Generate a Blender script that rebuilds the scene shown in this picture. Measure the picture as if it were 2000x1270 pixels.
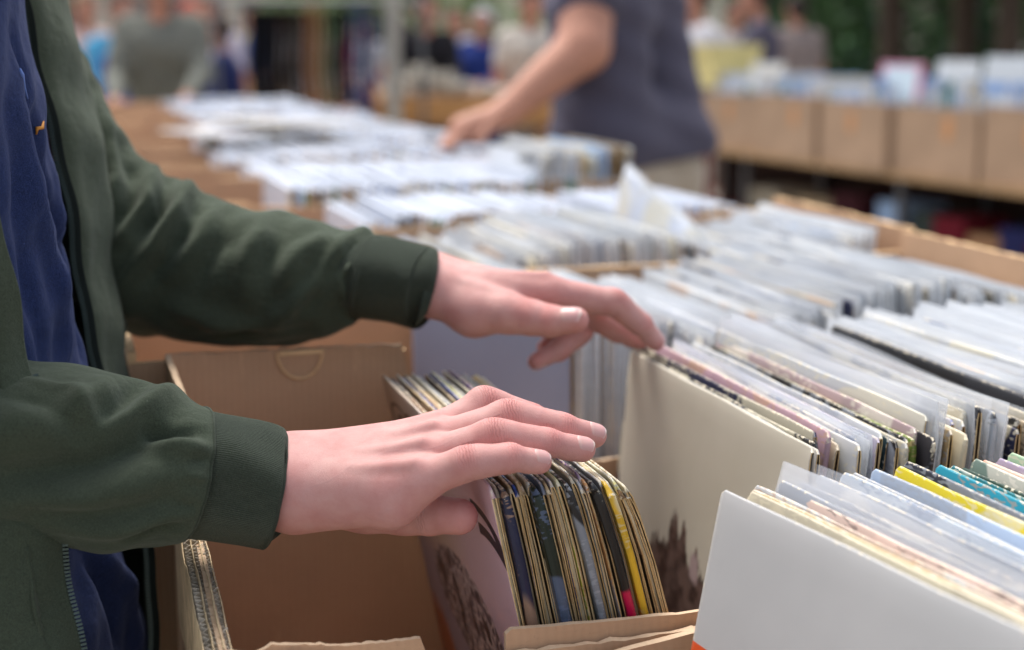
import bpy, bmesh, math, random
import numpy as np
from mathutils import Vector, Matrix

for o in list(bpy.data.objects):
    bpy.data.objects.remove(o)
random.seed(7)
scene = bpy.context.scene
COL = scene.collection

# ------------------------------------------------------------------ camera, sky, sun, exposure
PITCH, YAW, FPX = math.radians(11.1), math.radians(17.3), 2777.8
CAM = np.array([0.0, 0.0, 1.30])
FW = np.array([math.sin(YAW) * math.cos(PITCH), math.cos(YAW) * math.cos(PITCH), -math.sin(PITCH)])
RT = np.array([math.cos(YAW), -math.sin(YAW), 0.0])
UP = np.cross(RT, FW)
cd = bpy.data.cameras.new("camera")
cam = bpy.data.objects.new("camera", cd)
COL.objects.link(cam)
cam.location = CAM
cam.rotation_euler = (math.pi / 2 - PITCH, 0, -YAW)
cd.lens = 50
cd.sensor_width = 36
cd.clip_start = 0.02
cd.clip_end = 500
cd.dof.use_dof = True
cd.dof.focus_distance = 0.885
cd.dof.aperture_fstop = 3.7
scene.camera = cam

world = bpy.data.worlds.new("World")
scene.world = world
world.use_nodes = True
wn = world.node_tree
wn.nodes.clear()
SUN_EL, SUN_AZ = math.radians(66), math.radians(-12)      # azimuth measured from +Y towards +X
sky = wn.nodes.new("ShaderNodeTexSky")
sky.sky_type = 'NISHITA'
sky.sun_disc = False
sky.sun_elevation = SUN_EL
sky.sun_rotation = SUN_AZ
sky.air_density = 1.0
sky.dust_density = 4.0
hs = wn.nodes.new("ShaderNodeHueSaturation")
hs.inputs['Saturation'].default_value = 0.42
bg = wn.nodes.new("ShaderNodeBackground")
bg.inputs['Strength'].default_value = 0.135
wo = wn.nodes.new("ShaderNodeOutputWorld")
wn.links.new(sky.outputs[0], hs.inputs['Color'])
wn.links.new(hs.outputs[0], bg.inputs['Color'])
wn.links.new(bg.outputs[0], wo.inputs['Surface'])
sd = bpy.data.lights.new("sun", 'SUN')
sd.energy = 1.5
sd.angle = math.radians(26)
sd.color = (1.0, 0.95, 0.88)
sun = bpy.data.objects.new("sun", sd)
COL.objects.link(sun)
sv = Vector((math.sin(SUN_AZ) * math.cos(SUN_EL), math.cos(SUN_AZ) * math.cos(SUN_EL), math.sin(SUN_EL)))
sun.rotation_euler = sv.to_track_quat('Z', 'Y').to_euler()
scene.view_settings.view_transform = 'Standard'
scene.view_settings.look = 'None'
scene.view_settings.exposure = 1.05
scene.view_settings.gamma = 1.0
scene.cycles.transparent_max_bounces = 24
scene.cycles.max_bounces = 8
scene.cycles.use_denoising = True

# ------------------------------------------------------------------ helpers
def ray(u, v):
    return RT * (u - 1000) / FPX + UP * (635 - v) / FPX + FW
def at(u, v, d):                      # the point seen at photo pixel (u, v) at distance d along the view
    return CAM + ray(u, v) * d
def on(u, v, ax, val):                # where that sight line meets the plane axis = val
    r = ray(u, v)
    return CAM + r * ((val - CAM[ax]) / r[ax])

def sname(name, d=bpy.data.objects):
    return name
def link(name, me, parent=None, mats=()):
    o = bpy.data.objects.new(name, me)
    COL.objects.link(o)
    for m in mats:
        me.materials.append(m)
    if parent is not None:
        o.parent = parent
        o.matrix_parent_inverse = parent.matrix_basis.inverted()
    return o
def tag(o, label=None, cat=None, group=None, kind=None):
    if label: o['label'] = label
    if cat: o['category'] = cat
    if group: o['group'] = group
    if kind: o['kind'] = kind
    return o
def empty(name, loc=(0, 0, 0), rz=0):
    o = bpy.data.objects.new(name, None)
    COL.objects.link(o)
    o.location = loc
    o.rotation_euler = (0, 0, rz)
    o.empty_display_size = 0.1
    return o

class MB:
    """collects verts, faces, material slots; build() links one mesh object"""
    def __init__(s):
        s.v, s.f, s.m, s.uv = [], [], [], {}
    def add(s, verts, faces, mi=0):
        b = len(s.v)
        s.v.extend([tuple(map(float, q)) for q in verts])
        for f in faces:
            s.f.append([b + i for i in f]); s.m.append(mi)
        return b
    def box(s, lo, hi, mi=0, rz=0, org=(0, 0)):
        x0, y0, z0 = lo; x1, y1, z1 = hi
        vs = [(x0, y0, z0), (x1, y0, z0), (x1, y1, z0), (x0, y1, z0), (x0, y0, z1), (x1, y0, z1), (x1, y1, z1), (x0, y1, z1)]
        if rz:
            c, sn = math.cos(rz), math.sin(rz)
            vs = [(org[0] + (x - org[0]) * c - (y - org[1]) * sn, org[1] + (x - org[0]) * sn + (y - org[1]) * c, z) for x, y, z in vs]
        s.add(vs, [(0, 3, 2, 1), (4, 5, 6, 7), (0, 1, 5, 4), (1, 2, 6, 5), (2, 3, 7, 6), (3, 0, 4, 7)], mi)
    def grid(s, P, mi=0, closed_u=False, flip=False):
        """P: array (n, m, 3); quads between neighbours; closed_u wraps the second index"""
        n, m = len(P), len(P[0])
        b = len(s.v)
        for row in P:
            for q in row:
                s.v.append((float(q[0]), float(q[1]), float(q[2])))
        mm = m if closed_u else m - 1
        for i in range(n - 1):
            for j in range(mm):
                j2 = (j + 1) % m
                f = [b + i * m + j, b + i * m + j2, b + (i + 1) * m + j2, b + (i + 1) * m + j]
                if flip: f.reverse()
                s.f.append(f); s.m.append(mi)
        return b
    def tube(s, pts, rads, seg=10, mi=0, caps=True):
        pts = [Vector(q) for q in pts]
        rings = []
        prev = None
        for i, q in enumerate(pts):
            t = (pts[min(i + 1, len(pts) - 1)] - pts[max(i - 1, 0)]).normalized()
            if prev is None:
                a = Vector((0, 0, 1)) if abs(t.z) < 0.9 else Vector((1, 0, 0))
                prev = t.cross(a).normalized()
            prev = (prev - t * prev.dot(t)).normalized()
            bb = t.cross(prev)
            r = rads[i] if hasattr(rads, '__len__') else rads
            rings.append([q + prev * (r * math.cos(2 * math.pi * k / seg)) + bb * (r * math.sin(2 * math.pi * k / seg)) for k in range(seg)])
        b = s.grid(rings, mi, closed_u=True)
        if caps:
            s.f.append([b + k for k in range(seg)][::-1]); s.m.append(mi)
            e = b + (len(pts) - 1) * seg
            s.f.append([e + k for k in range(seg)]); s.m.append(mi)
    def build(s, name, mats, parent=None, smooth=False):
        me = bpy.data.meshes.new(name)
        me.from_pydata(s.v, [], s.f)
        if not hasattr(mats, '__len__'): mats = [mats]
        for m in mats: me.materials.append(m)
        me.polygons.foreach_set('material_index', s.m)
        if smooth: me.polygons.foreach_set('use_smooth', [True] * len(s.f))
        me.update()
        return link(name, me, parent)

def set_attr(me, name, vals):
    a = me.attributes.new(name, 'FLOAT', 'POINT')
    a.data.foreach_set('value', np.asarray(vals, dtype=np.float32))

# ------------------------------------------------------------------ materials
class N:
    """small wrapper for building node materials"""
    def __init__(s, name):
        s.mat = bpy.data.materials.new(name)
        s.mat.use_nodes = True
        s.t = s.mat.node_tree
        s.p = s.t.nodes['Principled BSDF']
        s.out = s.t.nodes['Material Output']
    def n(s, typ, **kw):
        nd = s.t.nodes.new('ShaderNode' + typ)
        for k, v in kw.items():
            if k.startswith('_'): setattr(nd, k[1:], v)
            else:
                nd.inputs[k.replace('9', ' ')].default_value = v
        return nd
    def l(s, a, b):
        s.t.links.new(a, b)
    def coord(s, kind='Object', scale=(1, 1, 1)):
        tc = s.n('TexCoord'); mp = s.n('Mapping')
        mp.inputs['Scale'].default_value = scale
        s.l(tc.outputs[kind], mp.inputs['Vector'])
        return mp.outputs[0]
    def noise(s, vec, scale, detail=4, rough=0.55):
        nd = s.n('TexNoise'); nd.inputs['Scale'].default_value = scale
        nd.inputs['Detail'].default_value = detail; nd.inputs['Roughness'].default_value = rough
        if vec is not None: s.l(vec, nd.inputs['Vector'])
        return nd.outputs['Fac']
    def ramp(s, fac, stops, interp='LINEAR'):
        r = s.n('ValToRGB'); cr = r.color_ramp; cr.interpolation = interp
        while len(cr.elements) < len(stops): cr.elements.new(0.5)
        for e, (pos, c) in zip(cr.elements, stops):
            e.position = pos
            e.color = (c, c, c, 1) if not hasattr(c, '__len__') else (*c[:3], 1)
        s.l(fac, r.inputs[0])
        return r.outputs[0]
    def mix(s, fac, a, b, mode='MIX'):
        m = s.n('Mix', _data_type='RGBA', _blend_type=mode)
        for val, key in ((fac, 0), (a, 6), (b, 7)):
            if hasattr(val, 'is_output') or hasattr(val, 'links'): s.l(val, m.inputs[key])
            elif key == 0: m.inputs[0].default_value = val
            else: m.inputs[key].default_value = (*val[:3], 1)
        return m.outputs[2]
    def math(s, op, a, b=None, c=None, clamp=False):
        m = s.n('Math', _operation=op, _use_clamp=clamp)
        for i, val in enumerate((a, b, c)):
            if val is None: continue
            if hasattr(val, 'links'): s.l(val, m.inputs[i])
            else: m.inputs[i].default_value = val
        return m.outputs[0]
    def attr(s, name, typ='GEOMETRY'):
        a = s.n('Attribute', _attribute_name=name, _attribute_type=typ)
        return a
    def bump(s, h, strength=0.3, dist=0.001, prev=None):
        b = s.n('Bump'); b.inputs['Strength'].default_value = strength; b.inputs['Distance'].default_value = dist
        s.l(h, b.inputs['Height'])
        if prev is not None: s.l(prev, b.inputs['Normal'])
        return b.outputs[0]
    def fin(s, color=None, rough=None, normal=None, spec=None, **kw):
        p = s.p
        for val, key in ((color, 'Base Color'), (rough, 'Roughness'), (normal, 'Normal'), (spec, 'Specular IOR Level')):
            if val is None: continue
            if hasattr(val, 'links'): s.l(val, p.inputs[key])
            elif key == 'Base Color': p.inputs[key].default_value = (*val[:3], 1)
            else: p.inputs[key].default_value = val
        for k, v in kw.items():
            p.inputs[k.replace('_', ' ')].default_value = v
        return s.mat

def S(r, g, b):                       # sRGB 0..255 -> linear
    def f(c):
        c /= 255.0
        return c / 12.92 if c <= 0.04045 else ((c + 0.055) / 1.055) ** 2.4
    return (f(r), f(g), f(b))

def simple(name, col, rough=0.7, var=0.15, scale=20, bump=0.0, bscale=200, spec=0.3, coord='Object', **kw):
    m = N(name)
    c = m.coord(coord)
    nz = m.noise(c, scale, 4)
    dark = tuple(x * (1 - var) for x in col); lite = tuple(min(1, x * (1 + var)) for x in col)
    colr = m.ramp(nz, [(0.3, dark), (0.7, lite)])
    nor = m.bump(m.noise(c, bscale, 3), bump, 0.001) if bump else None
    return m.fin(colr, rough, nor, spec, **kw)

def fabric(name, col, scale=900, sheen=0.3, rib=False, heather=0.20, bumpd=0.0004, wave=None):
    m = N(name)
    c = m.coord('Object')
    big = m.noise(c, 9, 3)
    fine = m.noise(c, scale, 2, 0.7)
    colr = m.mix(m.ramp(fine, [(0.35, 0.0), (0.65, 1.0)]), tuple(x * (1 - heather * 1.6) for x in col), tuple(x * (1 + heather * 2.0) for x in col))
    colr = m.mix(m.math('MULTIPLY', big, 0.5), colr, m.mix(1.0, colr, (0.8, 0.8, 0.8), 'MULTIPLY'))
    lint = m.ramp(m.noise(c, 260, 1), [(0.80, 0.0), (0.82, 0.5)])
    colr = m.mix(lint, colr, tuple(min(1, x * 3 + 0.05) for x in col))
    nor = m.bump(fine, 0.8, bumpd)
    nor = m.bump(m.noise(c, 48, 5, 0.6), 0.6, 0.0030, nor)
    nor = m.bump(m.noise(m.coord('Object', (1, 1, 2.2)), 17, 3), 0.45, 0.008, nor)
    if rib:
        w = m.n('TexWave', _wave_type='BANDS', _bands_direction='X', _wave_profile='SIN')
        uvn = m.n('UVMap')
        m.l(uvn.outputs[0], w.inputs['Vector'])
        w.inputs['Scale'].default_value = rib
        w.inputs['Distortion'].default_value = 0.0
        w.inputs['Detail'].default_value = 1.0
        nor = m.bump(w.outputs['Fac'], 0.9, 0.0009, nor)
        colr = m.mix(m.math('MULTIPLY', w.outputs['Fac'], 0.35), m.mix(1.0, colr, (0.72, 0.72, 0.72), 'MULTIPLY'), colr)
    mt = m.fin(colr, 0.95, nor, 0.15)
    m.p.inputs['Sheen Weight'].default_value = sheen
    m.p.inputs['Sheen Roughness'].default_value = 0.5
    m.p.inputs['Sheen Tint'].default_value = (*[min(1, x * 3 + 0.2) for x in col], 1)
    return mt

def card(name, col=(0.59, 0.375, 0.235), var=0.10):
    m = N(name)
    c = m.coord('Object')
    fib = m.noise(m.coord('Object', (25, 25, 160)), 4, 5, 0.7)
    bl = m.noise(c, 5, 4)
    colr = m.ramp(bl, [(0.3, tuple(x * 0.86 for x in col)), (0.7, tuple(x * 1.1 for x in col))])
    colr = m.mix(m.math('MULTIPLY', fib, 0.45), colr, m.mix(1.0, colr, (0.72, 0.70, 0.68), 'MULTIPLY'))
    sp = m.ramp(m.noise(c, 420, 2), [(0.66, 0.0), (0.75, 1.0)])
    colr = m.mix(m.math('MULTIPLY', sp, 0.25), colr, tuple(x * 0.5 for x in col))
    w = m.n('TexWave', _wave_type='BANDS', _bands_direction='X'); m.l(c, w.inputs['Vector']); w.inputs['Scale'].default_value = 55
    w.inputs['Distortion'].default_value = 1.0
    colr = m.mix(m.math('MULTIPLY', w.outputs['Fac'], 0.16), colr, m.mix(1.0, colr, (0.80, 0.78, 0.76), 'MULTIPLY'))
    sc = m.ramp(m.noise(m.coord('Object', (3, 3, .6)), 26, 5, .75), [(0.60, 0.0), (0.70, 1.0)])
    colr = m.mix(m.math('MULTIPLY', sc, 0.22), colr, tuple(min(1, x * 1.5) for x in col))
    nor = m.bump(w.outputs['Fac'], 0.22, 0.0006)
    nor = m.bump(m.noise(c, 300, 4), 0.25, 0.0005, nor)
    nor = m.bump(m.noise(c, 14, 3), 0.30, 0.004, nor)
    return m.fin(colr, 0.82, nor, 0.2)

CARD = card('brown_cardboard')
CARD_B = card('pale_cardboard', (0.64, 0.47, 0.32))
# torn corrugated edge
_m = N('torn_corrugation')
_c = _m.coord('Object')
_v = _m.n('TexVoronoi'); _v.inputs['Scale'].default_value = 320; _m.l(_c, _v.inputs['Vector'])
_col = _m.ramp(_v.outputs['Distance'], [(0.15, S(214, 198, 172)), (0.5, S(186, 160, 126)), (0.8, S(92, 74, 60))])
CORR = _m.fin(_col, 0.95, _m.bump(_m.noise(_c, 500, 4), 0.8, 0.001), 0.1)

# printed sleeve board: colour from the object, worn pale along its edges
def sleeve_mat(name, plain=True):
    m = N(name)
    oi = m.n('ObjectInfo')
    c = m.coord('Object')
    base = oi.outputs['Color']
    # print: soft panels of a second tone
    nz = m.noise(c, 9, 2)
    vec = m.n('VectorMath', _operation='ADD'); m.l(c, vec.inputs[0]); m.l(oi.outputs['Random'], vec.inputs[1])
    w = m.noise(vec.outputs[0], 22, 1)
    tone = m.ramp(w, [(0.42, 0.0), (0.47, 1.0)])
    alt = m.mix(0.5, base, m.mix(1.0, base, (0.55, 0.58, 0.62), 'MULTIPLY'))
    col = m.mix(m.math('MULTIPLY', tone, 0.6), base, alt)
    st = m.noise(vec.outputs[0], 16, 0)
    pal = m.ramp(m.math('FRACT', m.math('MULTIPLY', oi.outputs['Random'], 7.3)), [(0.0, S(226, 220, 206)), (0.3, S(44, 44, 50)), (0.42, S(160, 166, 176)), (0.55, S(186, 150, 120)), (0.65, S(214, 206, 180)), (0.9, S(96, 110, 140)), (1.0, S(30, 32, 36))], 'CONSTANT')
    col = m.mix(m.math('MULTIPLY', m.ramp(st, [(0.56, 0.0), (0.58, 1.0)]), 0.6), col, pal)
    let = m.noise(m.coord('Object', (1, 1, 3)), 170, 0)
    col = m.mix(m.math('MULTIPLY', m.math('MULTIPLY', m.ramp(let, [(0.56, 0.0), (0.60, 1.0)]), m.ramp(m.noise(vec.outputs[0], 30, 0), [(0.5, 0.0), (0.54, 1.0)])), 0.55), col, pal)
    e = m.attr('edge').outputs['Fac']
    wn_ = m.noise(vec.outputs[0], 260, 5, 0.7)
    wear = m.math('MULTIPLY', m.ramp(m.math('ADD', m.math('MULTIPLY', e, 0.30), m.math('MULTIPLY', wn_, 0.75)), [(0.66, 0.0), (0.72, 1.0)]), 0.9)
    col = m.mix(wear, col, S(226, 214, 190))
    nor = m.bump(m.noise(vec.outputs[0], 40, 3), 0.2, 0.002)
    rg = m.math('ADD', 0.38, m.math('MULTIPLY', wear, 0.4))
    return m.fin(col, rg, nor, 0.4)
PRINT = sleeve_mat('printed_sleeve_board')
# raw grey/tan board of the sleeve's cut edges
_m = N('raw_board_edge')
_c = _m.coord('Object')
_oi = _m.n('ObjectInfo')
_vec = _m.n('VectorMath', _operation='ADD'); _m.l(_c, _vec.inputs[0]); _m.l(_oi.outputs['Random'], _vec.inputs[1])
_n1 = _m.noise(_vec.outputs[0], 35, 5, 0.7)
_tan = _m.ramp(_n1, [(0.25, S(164, 132, 92)), (0.5, S(220, 194, 150)), (0.75, S(242, 228, 200))])
_rt = _m.ramp(_oi.outputs['Random'], [(0.0, S(150, 128, 100)), (0.5, S(255, 245, 225)), (1.0, S(205, 180, 140))])
_col = _m.mix(0.75, _tan, _m.mix(1.0, _tan, _rt, 'MULTIPLY'))
BOARD = _m.fin(_col, 0.9, _m.bump(_m.noise(_c, 420, 3), 0.7, 0.0008), 0.15)
INNER = simple('inner_paper', S(212, 194, 160), 0.85, 0.35, 30, 0.4, 300)
HOLLOW_SHADE = simple('sleeve_hollow_shade', S(70, 54, 40), 0.9, 0.3, 30)  # dark tone paints the shade inside the open sleeve onto its board

def plastic(name, tint=(0.86, 0.90, 0.96), a0=0.14, a1=0.50):
    m = N(name)
    c = m.coord('Object')
    oi = m.n('ObjectInfo')
    vec = m.n('VectorMath', _operation='ADD'); m.l(c, vec.inputs[0]); m.l(oi.outputs['Random'], vec.inputs[1])
    lp = m.n('LayerWeight'); lp.inputs['Blend'].default_value = 0.5
    al = m.math('ADD', a0, m.math('MULTIPLY', lp.outputs['Facing'], a1 - a0))
    st = m.noise(m.coord('Object', (1, 2, 40)), 3, 3)
    al = m.math('ADD', al, m.math('MULTIPLY', m.math('SUBTRACT', st, 0.5), 0.25), clamp=True)
    al = m.math('ADD', al, m.math('MULTIPLY', m.math('SUBTRACT', oi.outputs['Random'], 0.5), 0.35), clamp=True)
    nor = m.bump(m.noise(vec.outputs[0], 26, 2), 0.45, 0.003)
    m.l(al, m.p.inputs['Alpha'])
    return m.fin(tint, 0.20, nor, 0.7)
PLAST = plastic('clear_plastic_cover')
PLAST_W = plastic('milky_cover_sky_sheen', (0.82, 0.85, 0.885), 0.58, 0.92)  # milky plastic, its tint also brightened to stand for the sky's reflection
# ------------------------------------------------------------------ record sleeves
def sleeve_mesh(name, t=0.0032, seed=0, W=0.313, H=0.313, lod=0, mats=None, warp=0.0015, worn=0.0, bend=0.0, spine=False):
    """y runs from the open near side (0) to the far side (W); z from 0 (top) down to -H; x is thickness"""
    rnd = random.Random(seed)
    a1, a2, a3 = (rnd.uniform(-1, 1) for _ in range(3))
    p1, p2 = rnd.uniform(0, 6), rnd.uniform(0, 6)
    if lod == 0:
        ys = [0, .002, .006, .015, .04, .08, .14, .2, .26, W - .012, W - .003, W]
        zs = [0, -.0012, -.003, -.008, -.02, -.05, -.09, -.14, -.19, -.25, -.30, -H]
    elif lod == 1:
        ys = [0, .004, .03, .12, .22, W - .006, W]
        zs = [0, -.0025, -.015, -.06, -.15, -H]
    else:
        ys = [0, W * .5, W]; zs = [0, -.004, -H]
    cr = rnd.uniform(.0016, .0045) * (1 + worn)
    bd = 0.0008 if lod < 2 else 0
    def pos(y, z, side, inset=0.0):
        if spine: y = max(y, 0)
        h = t / 2 * (0.45 + 0.55 * min(1, -z / .006)) * (0.5 + .5 * min(1, (W - y) / .01 + .1))
        h *= 1 + 0.3 * a1 * math.sin(z * 18 + p1) * min(1, -z / .02)
        x = side * max(h - inset, 0.0002)
        x += warp * (a2 * math.sin(y * 9 + p1) + a3 * math.sin(z * 14 + p2)) 
        x -= bend * math.exp(z / .045)
        zz, yy = z, y
        if lod < 2:
            for yc, sg in ((0, 1), (W, -1)):
                dy = abs(y - yc)
                if dy < cr and -z < cr:
                    zz = z - (cr - math.sqrt(max(0, cr * cr - (cr - dy) ** 2))) * (1 - (-z) / cr)
            yy += 0.0007 * math.sin(z * 60 + p2) * (1 if y < .003 else 0)
            zz += 0.0005 * math.sin(y * 45 + p1) * (1 if z > -.004 else 0)
        return (x, yy, zz)
    mb = MB()
    ny, nz = len(ys), len(zs)
    A = [[pos(y, z, -1) for y in ys] for z in zs]
    B = [[pos(y, z, 1) for y in ys] for z in zs]
    a = mb.grid(A, 0, flip=False)
    b = mb.grid(B, 0, flip=True)
    def q(*f, mi=0):
        mb.f.append(list(f)); mb.m.append(mi)
    for i in range(ny - 1):                                   # top and bottom folds
        q(a + i, b + i, b + i + 1, a + i + 1)
        e = (nz - 1) * ny
        q(a + e + i + 1, b + e + i + 1, b + e + i, a + e + i)
    for j in range(nz - 1):                                   # far side
        q(a + j * ny + ny - 1, b + j * ny + ny - 1, b + (j + 1) * ny + ny - 1, a + (j + 1) * ny + ny - 1)
    if lod == 2 or spine:
        for j in range(nz - 1):
            q(b + j * ny, a + j * ny, a + (j + 1) * ny, b + (j + 1) * ny, mi=0 if spine else 1)
    else:                                                     # open near side: two board edges with the hollow between
        zi = [zs[0] - bd * 1.6] + zs[1:]
        A1 = [pos(0, z if k else z, -1, bd) for k, z in enumerate(zi)]
        B1 = [pos(0, z, 1, bd) for z in zi]
        dep = rnd.choice([.0015, .002, .003, .006])
        A2 = [(x, dep, z) for x, y, z in A1]; B2 = [(x, dep, z) for x, y, z in B1]
        ia = mb.add(A1, []); ib = mb.add(B1, []); ja = mb.add(A2, []); jb = mb.add(B2, [])
        for j in range(nz - 1):
            q(ia + j, a + j * ny, a + (j + 1) * ny, ia + j + 1, mi=1)
            q(b + j * ny, ib + j, ib + j + 1, b + (j + 1) * ny, mi=1)
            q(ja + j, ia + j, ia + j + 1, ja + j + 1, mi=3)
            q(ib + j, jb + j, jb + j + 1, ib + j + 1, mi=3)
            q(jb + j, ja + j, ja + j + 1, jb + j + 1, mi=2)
        q(a, ia, ib, b, mi=1)
        q(ia, ja, jb, ib, mi=3)
    me = bpy.data.meshes.new(name)
    me.from_pydata(mb.v, [], mb.f)
    for m in (mats or [PRINT, BOARD, INNER, HOLLOW_SHADE]): me.materials.append(m)
    me.polygons.foreach_set('material_index', mb.m)
    me.polygons.foreach_set('use_smooth', [True] * len(mb.f))
    ed = []
    for k, (x, y, z) in enumerate(mb.v):
        d = min(-z, y if lod < 2 else 1, W - y, H + z)
        if spine: d = min(-z, W - y, H + z, y + .004 * min(1, -z / .03))
        ed.append(math.exp(-max(d, 0) / .004) if d < .05 else 0)
    set_attr(me, 'edge', ed)
    me.update()
    # hard break between board edge and faces
    me.attributes.new('sharp_face', 'BOOLEAN', 'FACE')
    me.attributes['sharp_face'].data.foreach_set('value', [mi != 0 for mi in mb.m])
    return me

def cover_mesh(name, seed, W=0.322, H=0.318, t=0.0042, up=0.004, mat=None, lod=0):
    rnd = random.Random(seed)
    p1, p2 = rnd.uniform(0, 6), rnd.uniform(0, 6)
    ys = [i * W / 10 for i in range(11)] if lod == 0 else [0, W * .33, W * .66, W]
    zs = [up, up - .004, up - .012, 0 - .02, -.06, -.12, -.2, -H] if lod == 0 else [up, up - .006, -.03, -H]
    mb = MB()
    for sd in (-1, 1):
        P = []
        for z in zs:
            row = []
            for y in ys:
                k = max(0, (z + .02) / (.02 + up))
                x = sd * (t / 2 * (1 - .5 * k)) + 0.0022 * k * math.sin(y * 22 + p1) + 0.0005 * math.sin(z * 50 + p2 + sd)
                zz = z + (0.0016 * math.sin(y * 17 + p2) if z > 0 else 0)
                row.append((x, y - .005, zz))
            P.append(row)
        mb.grid(P, 0, flip=sd > 0)
    n = len(ys); off = len(zs) * n
    for j in range(len(zs) - 1):     # closed near side: the welded seam
        mb.f.append([j * n, (j + 1) * n, off + (j + 1) * n, off + j * n]); mb.m.append(0)
    me = bpy.data.meshes.new(name)
    me.from_pydata(mb.v, [], mb.f)
    me.materials.append(mat or PLAST)
    me.polygons.foreach_set('use_smooth', [True] * len(mb.f))
    me.update()
    return me

_lib0 = [sleeve_mesh('record_sleeve', t=random.choice((.0030, .0034, .0038)), seed=50 + k, spine=(k % 3 == 0), bend=random.uniform(-.002, .002)) for k in range(14)]
_lib1 = [sleeve_mesh('record_sleeve', t=.0038, seed=150 + k, lod=1, worn=.6, spine=(k % 2 == 0)) for k in range(8)]
_cov0 = [cover_mesh('plastic_cover', 70 + k) for k in range(5)]
_cov1 = [cover_mesh('plastic_cover', 90 + k, lod=1, mat=PLAST_W) for k in range(6)]

def record(x, y, z, lean=0.0, yaw=0.0, ink=(.5, .5, .5), cover=0, lod=0, label=None, group=None, mesh=None, roll=0.0):
    """x, y, z: the top near corner; lean > 0 tips the top towards +X"""
    me = mesh or random.choice(_lib0 if lod == 0 else _lib1)
    o = bpy.data.objects.new('record_sleeve', me)
    COL.objects.link(o)
    o.location = (x, y, z)
    o.rotation_euler = (roll, lean, yaw)
    o.color = (*ink, 1)
    tag(o, label, 'record', group)
    if cover:
        c = bpy.data.objects.new('plastic_cover', random.choice(_cov0 if lod == 0 else _cov1))
        COL.objects.link(c)
        c.parent = o
        if cover == 2: c.location = (0, -.003, .006)
    return o
# ------------------------------------------------------------------ distance-field bodies
def rcone(P, a, b, r1, r2):
    """signed distance to a cone with round ends"""
    a = np.asarray(a, float); b = np.asarray(b, float)
    ba = b - a
    l2 = ba @ ba
    rr = r1 - r2
    a2 = l2 - rr * rr
    il2 = 1.0 / l2
    pa = P - a
    y = pa @ ba
    z = y - l2
    w = pa * l2 - y[:, None] * ba
    x2 = np.einsum('ij,ij->i', w, w)
    y2 = y * y * l2
    z2 = z * z * l2
    k = np.sign(rr) * rr * rr * x2
    c1 = np.sign(z) * a2 * z2 > k
    c2 = np.sign(y) * a2 * y2 < k
    return np.where(c1, np.sqrt(x2 + z2) * il2 - r2,
           np.where(c2, np.sqrt(x2 + y2) * il2 - r1, (np.sqrt(x2 * a2 * il2) + y * rr) * il2 - r1))
def smin(a, b, k):
    h = np.maximum(k - np.abs(a - b), 0.0) / k
    return np.minimum(a, b) - h * h * k * 0.25
def smax(a, b, k):
    return -smin(-a, -b, k)

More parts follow.
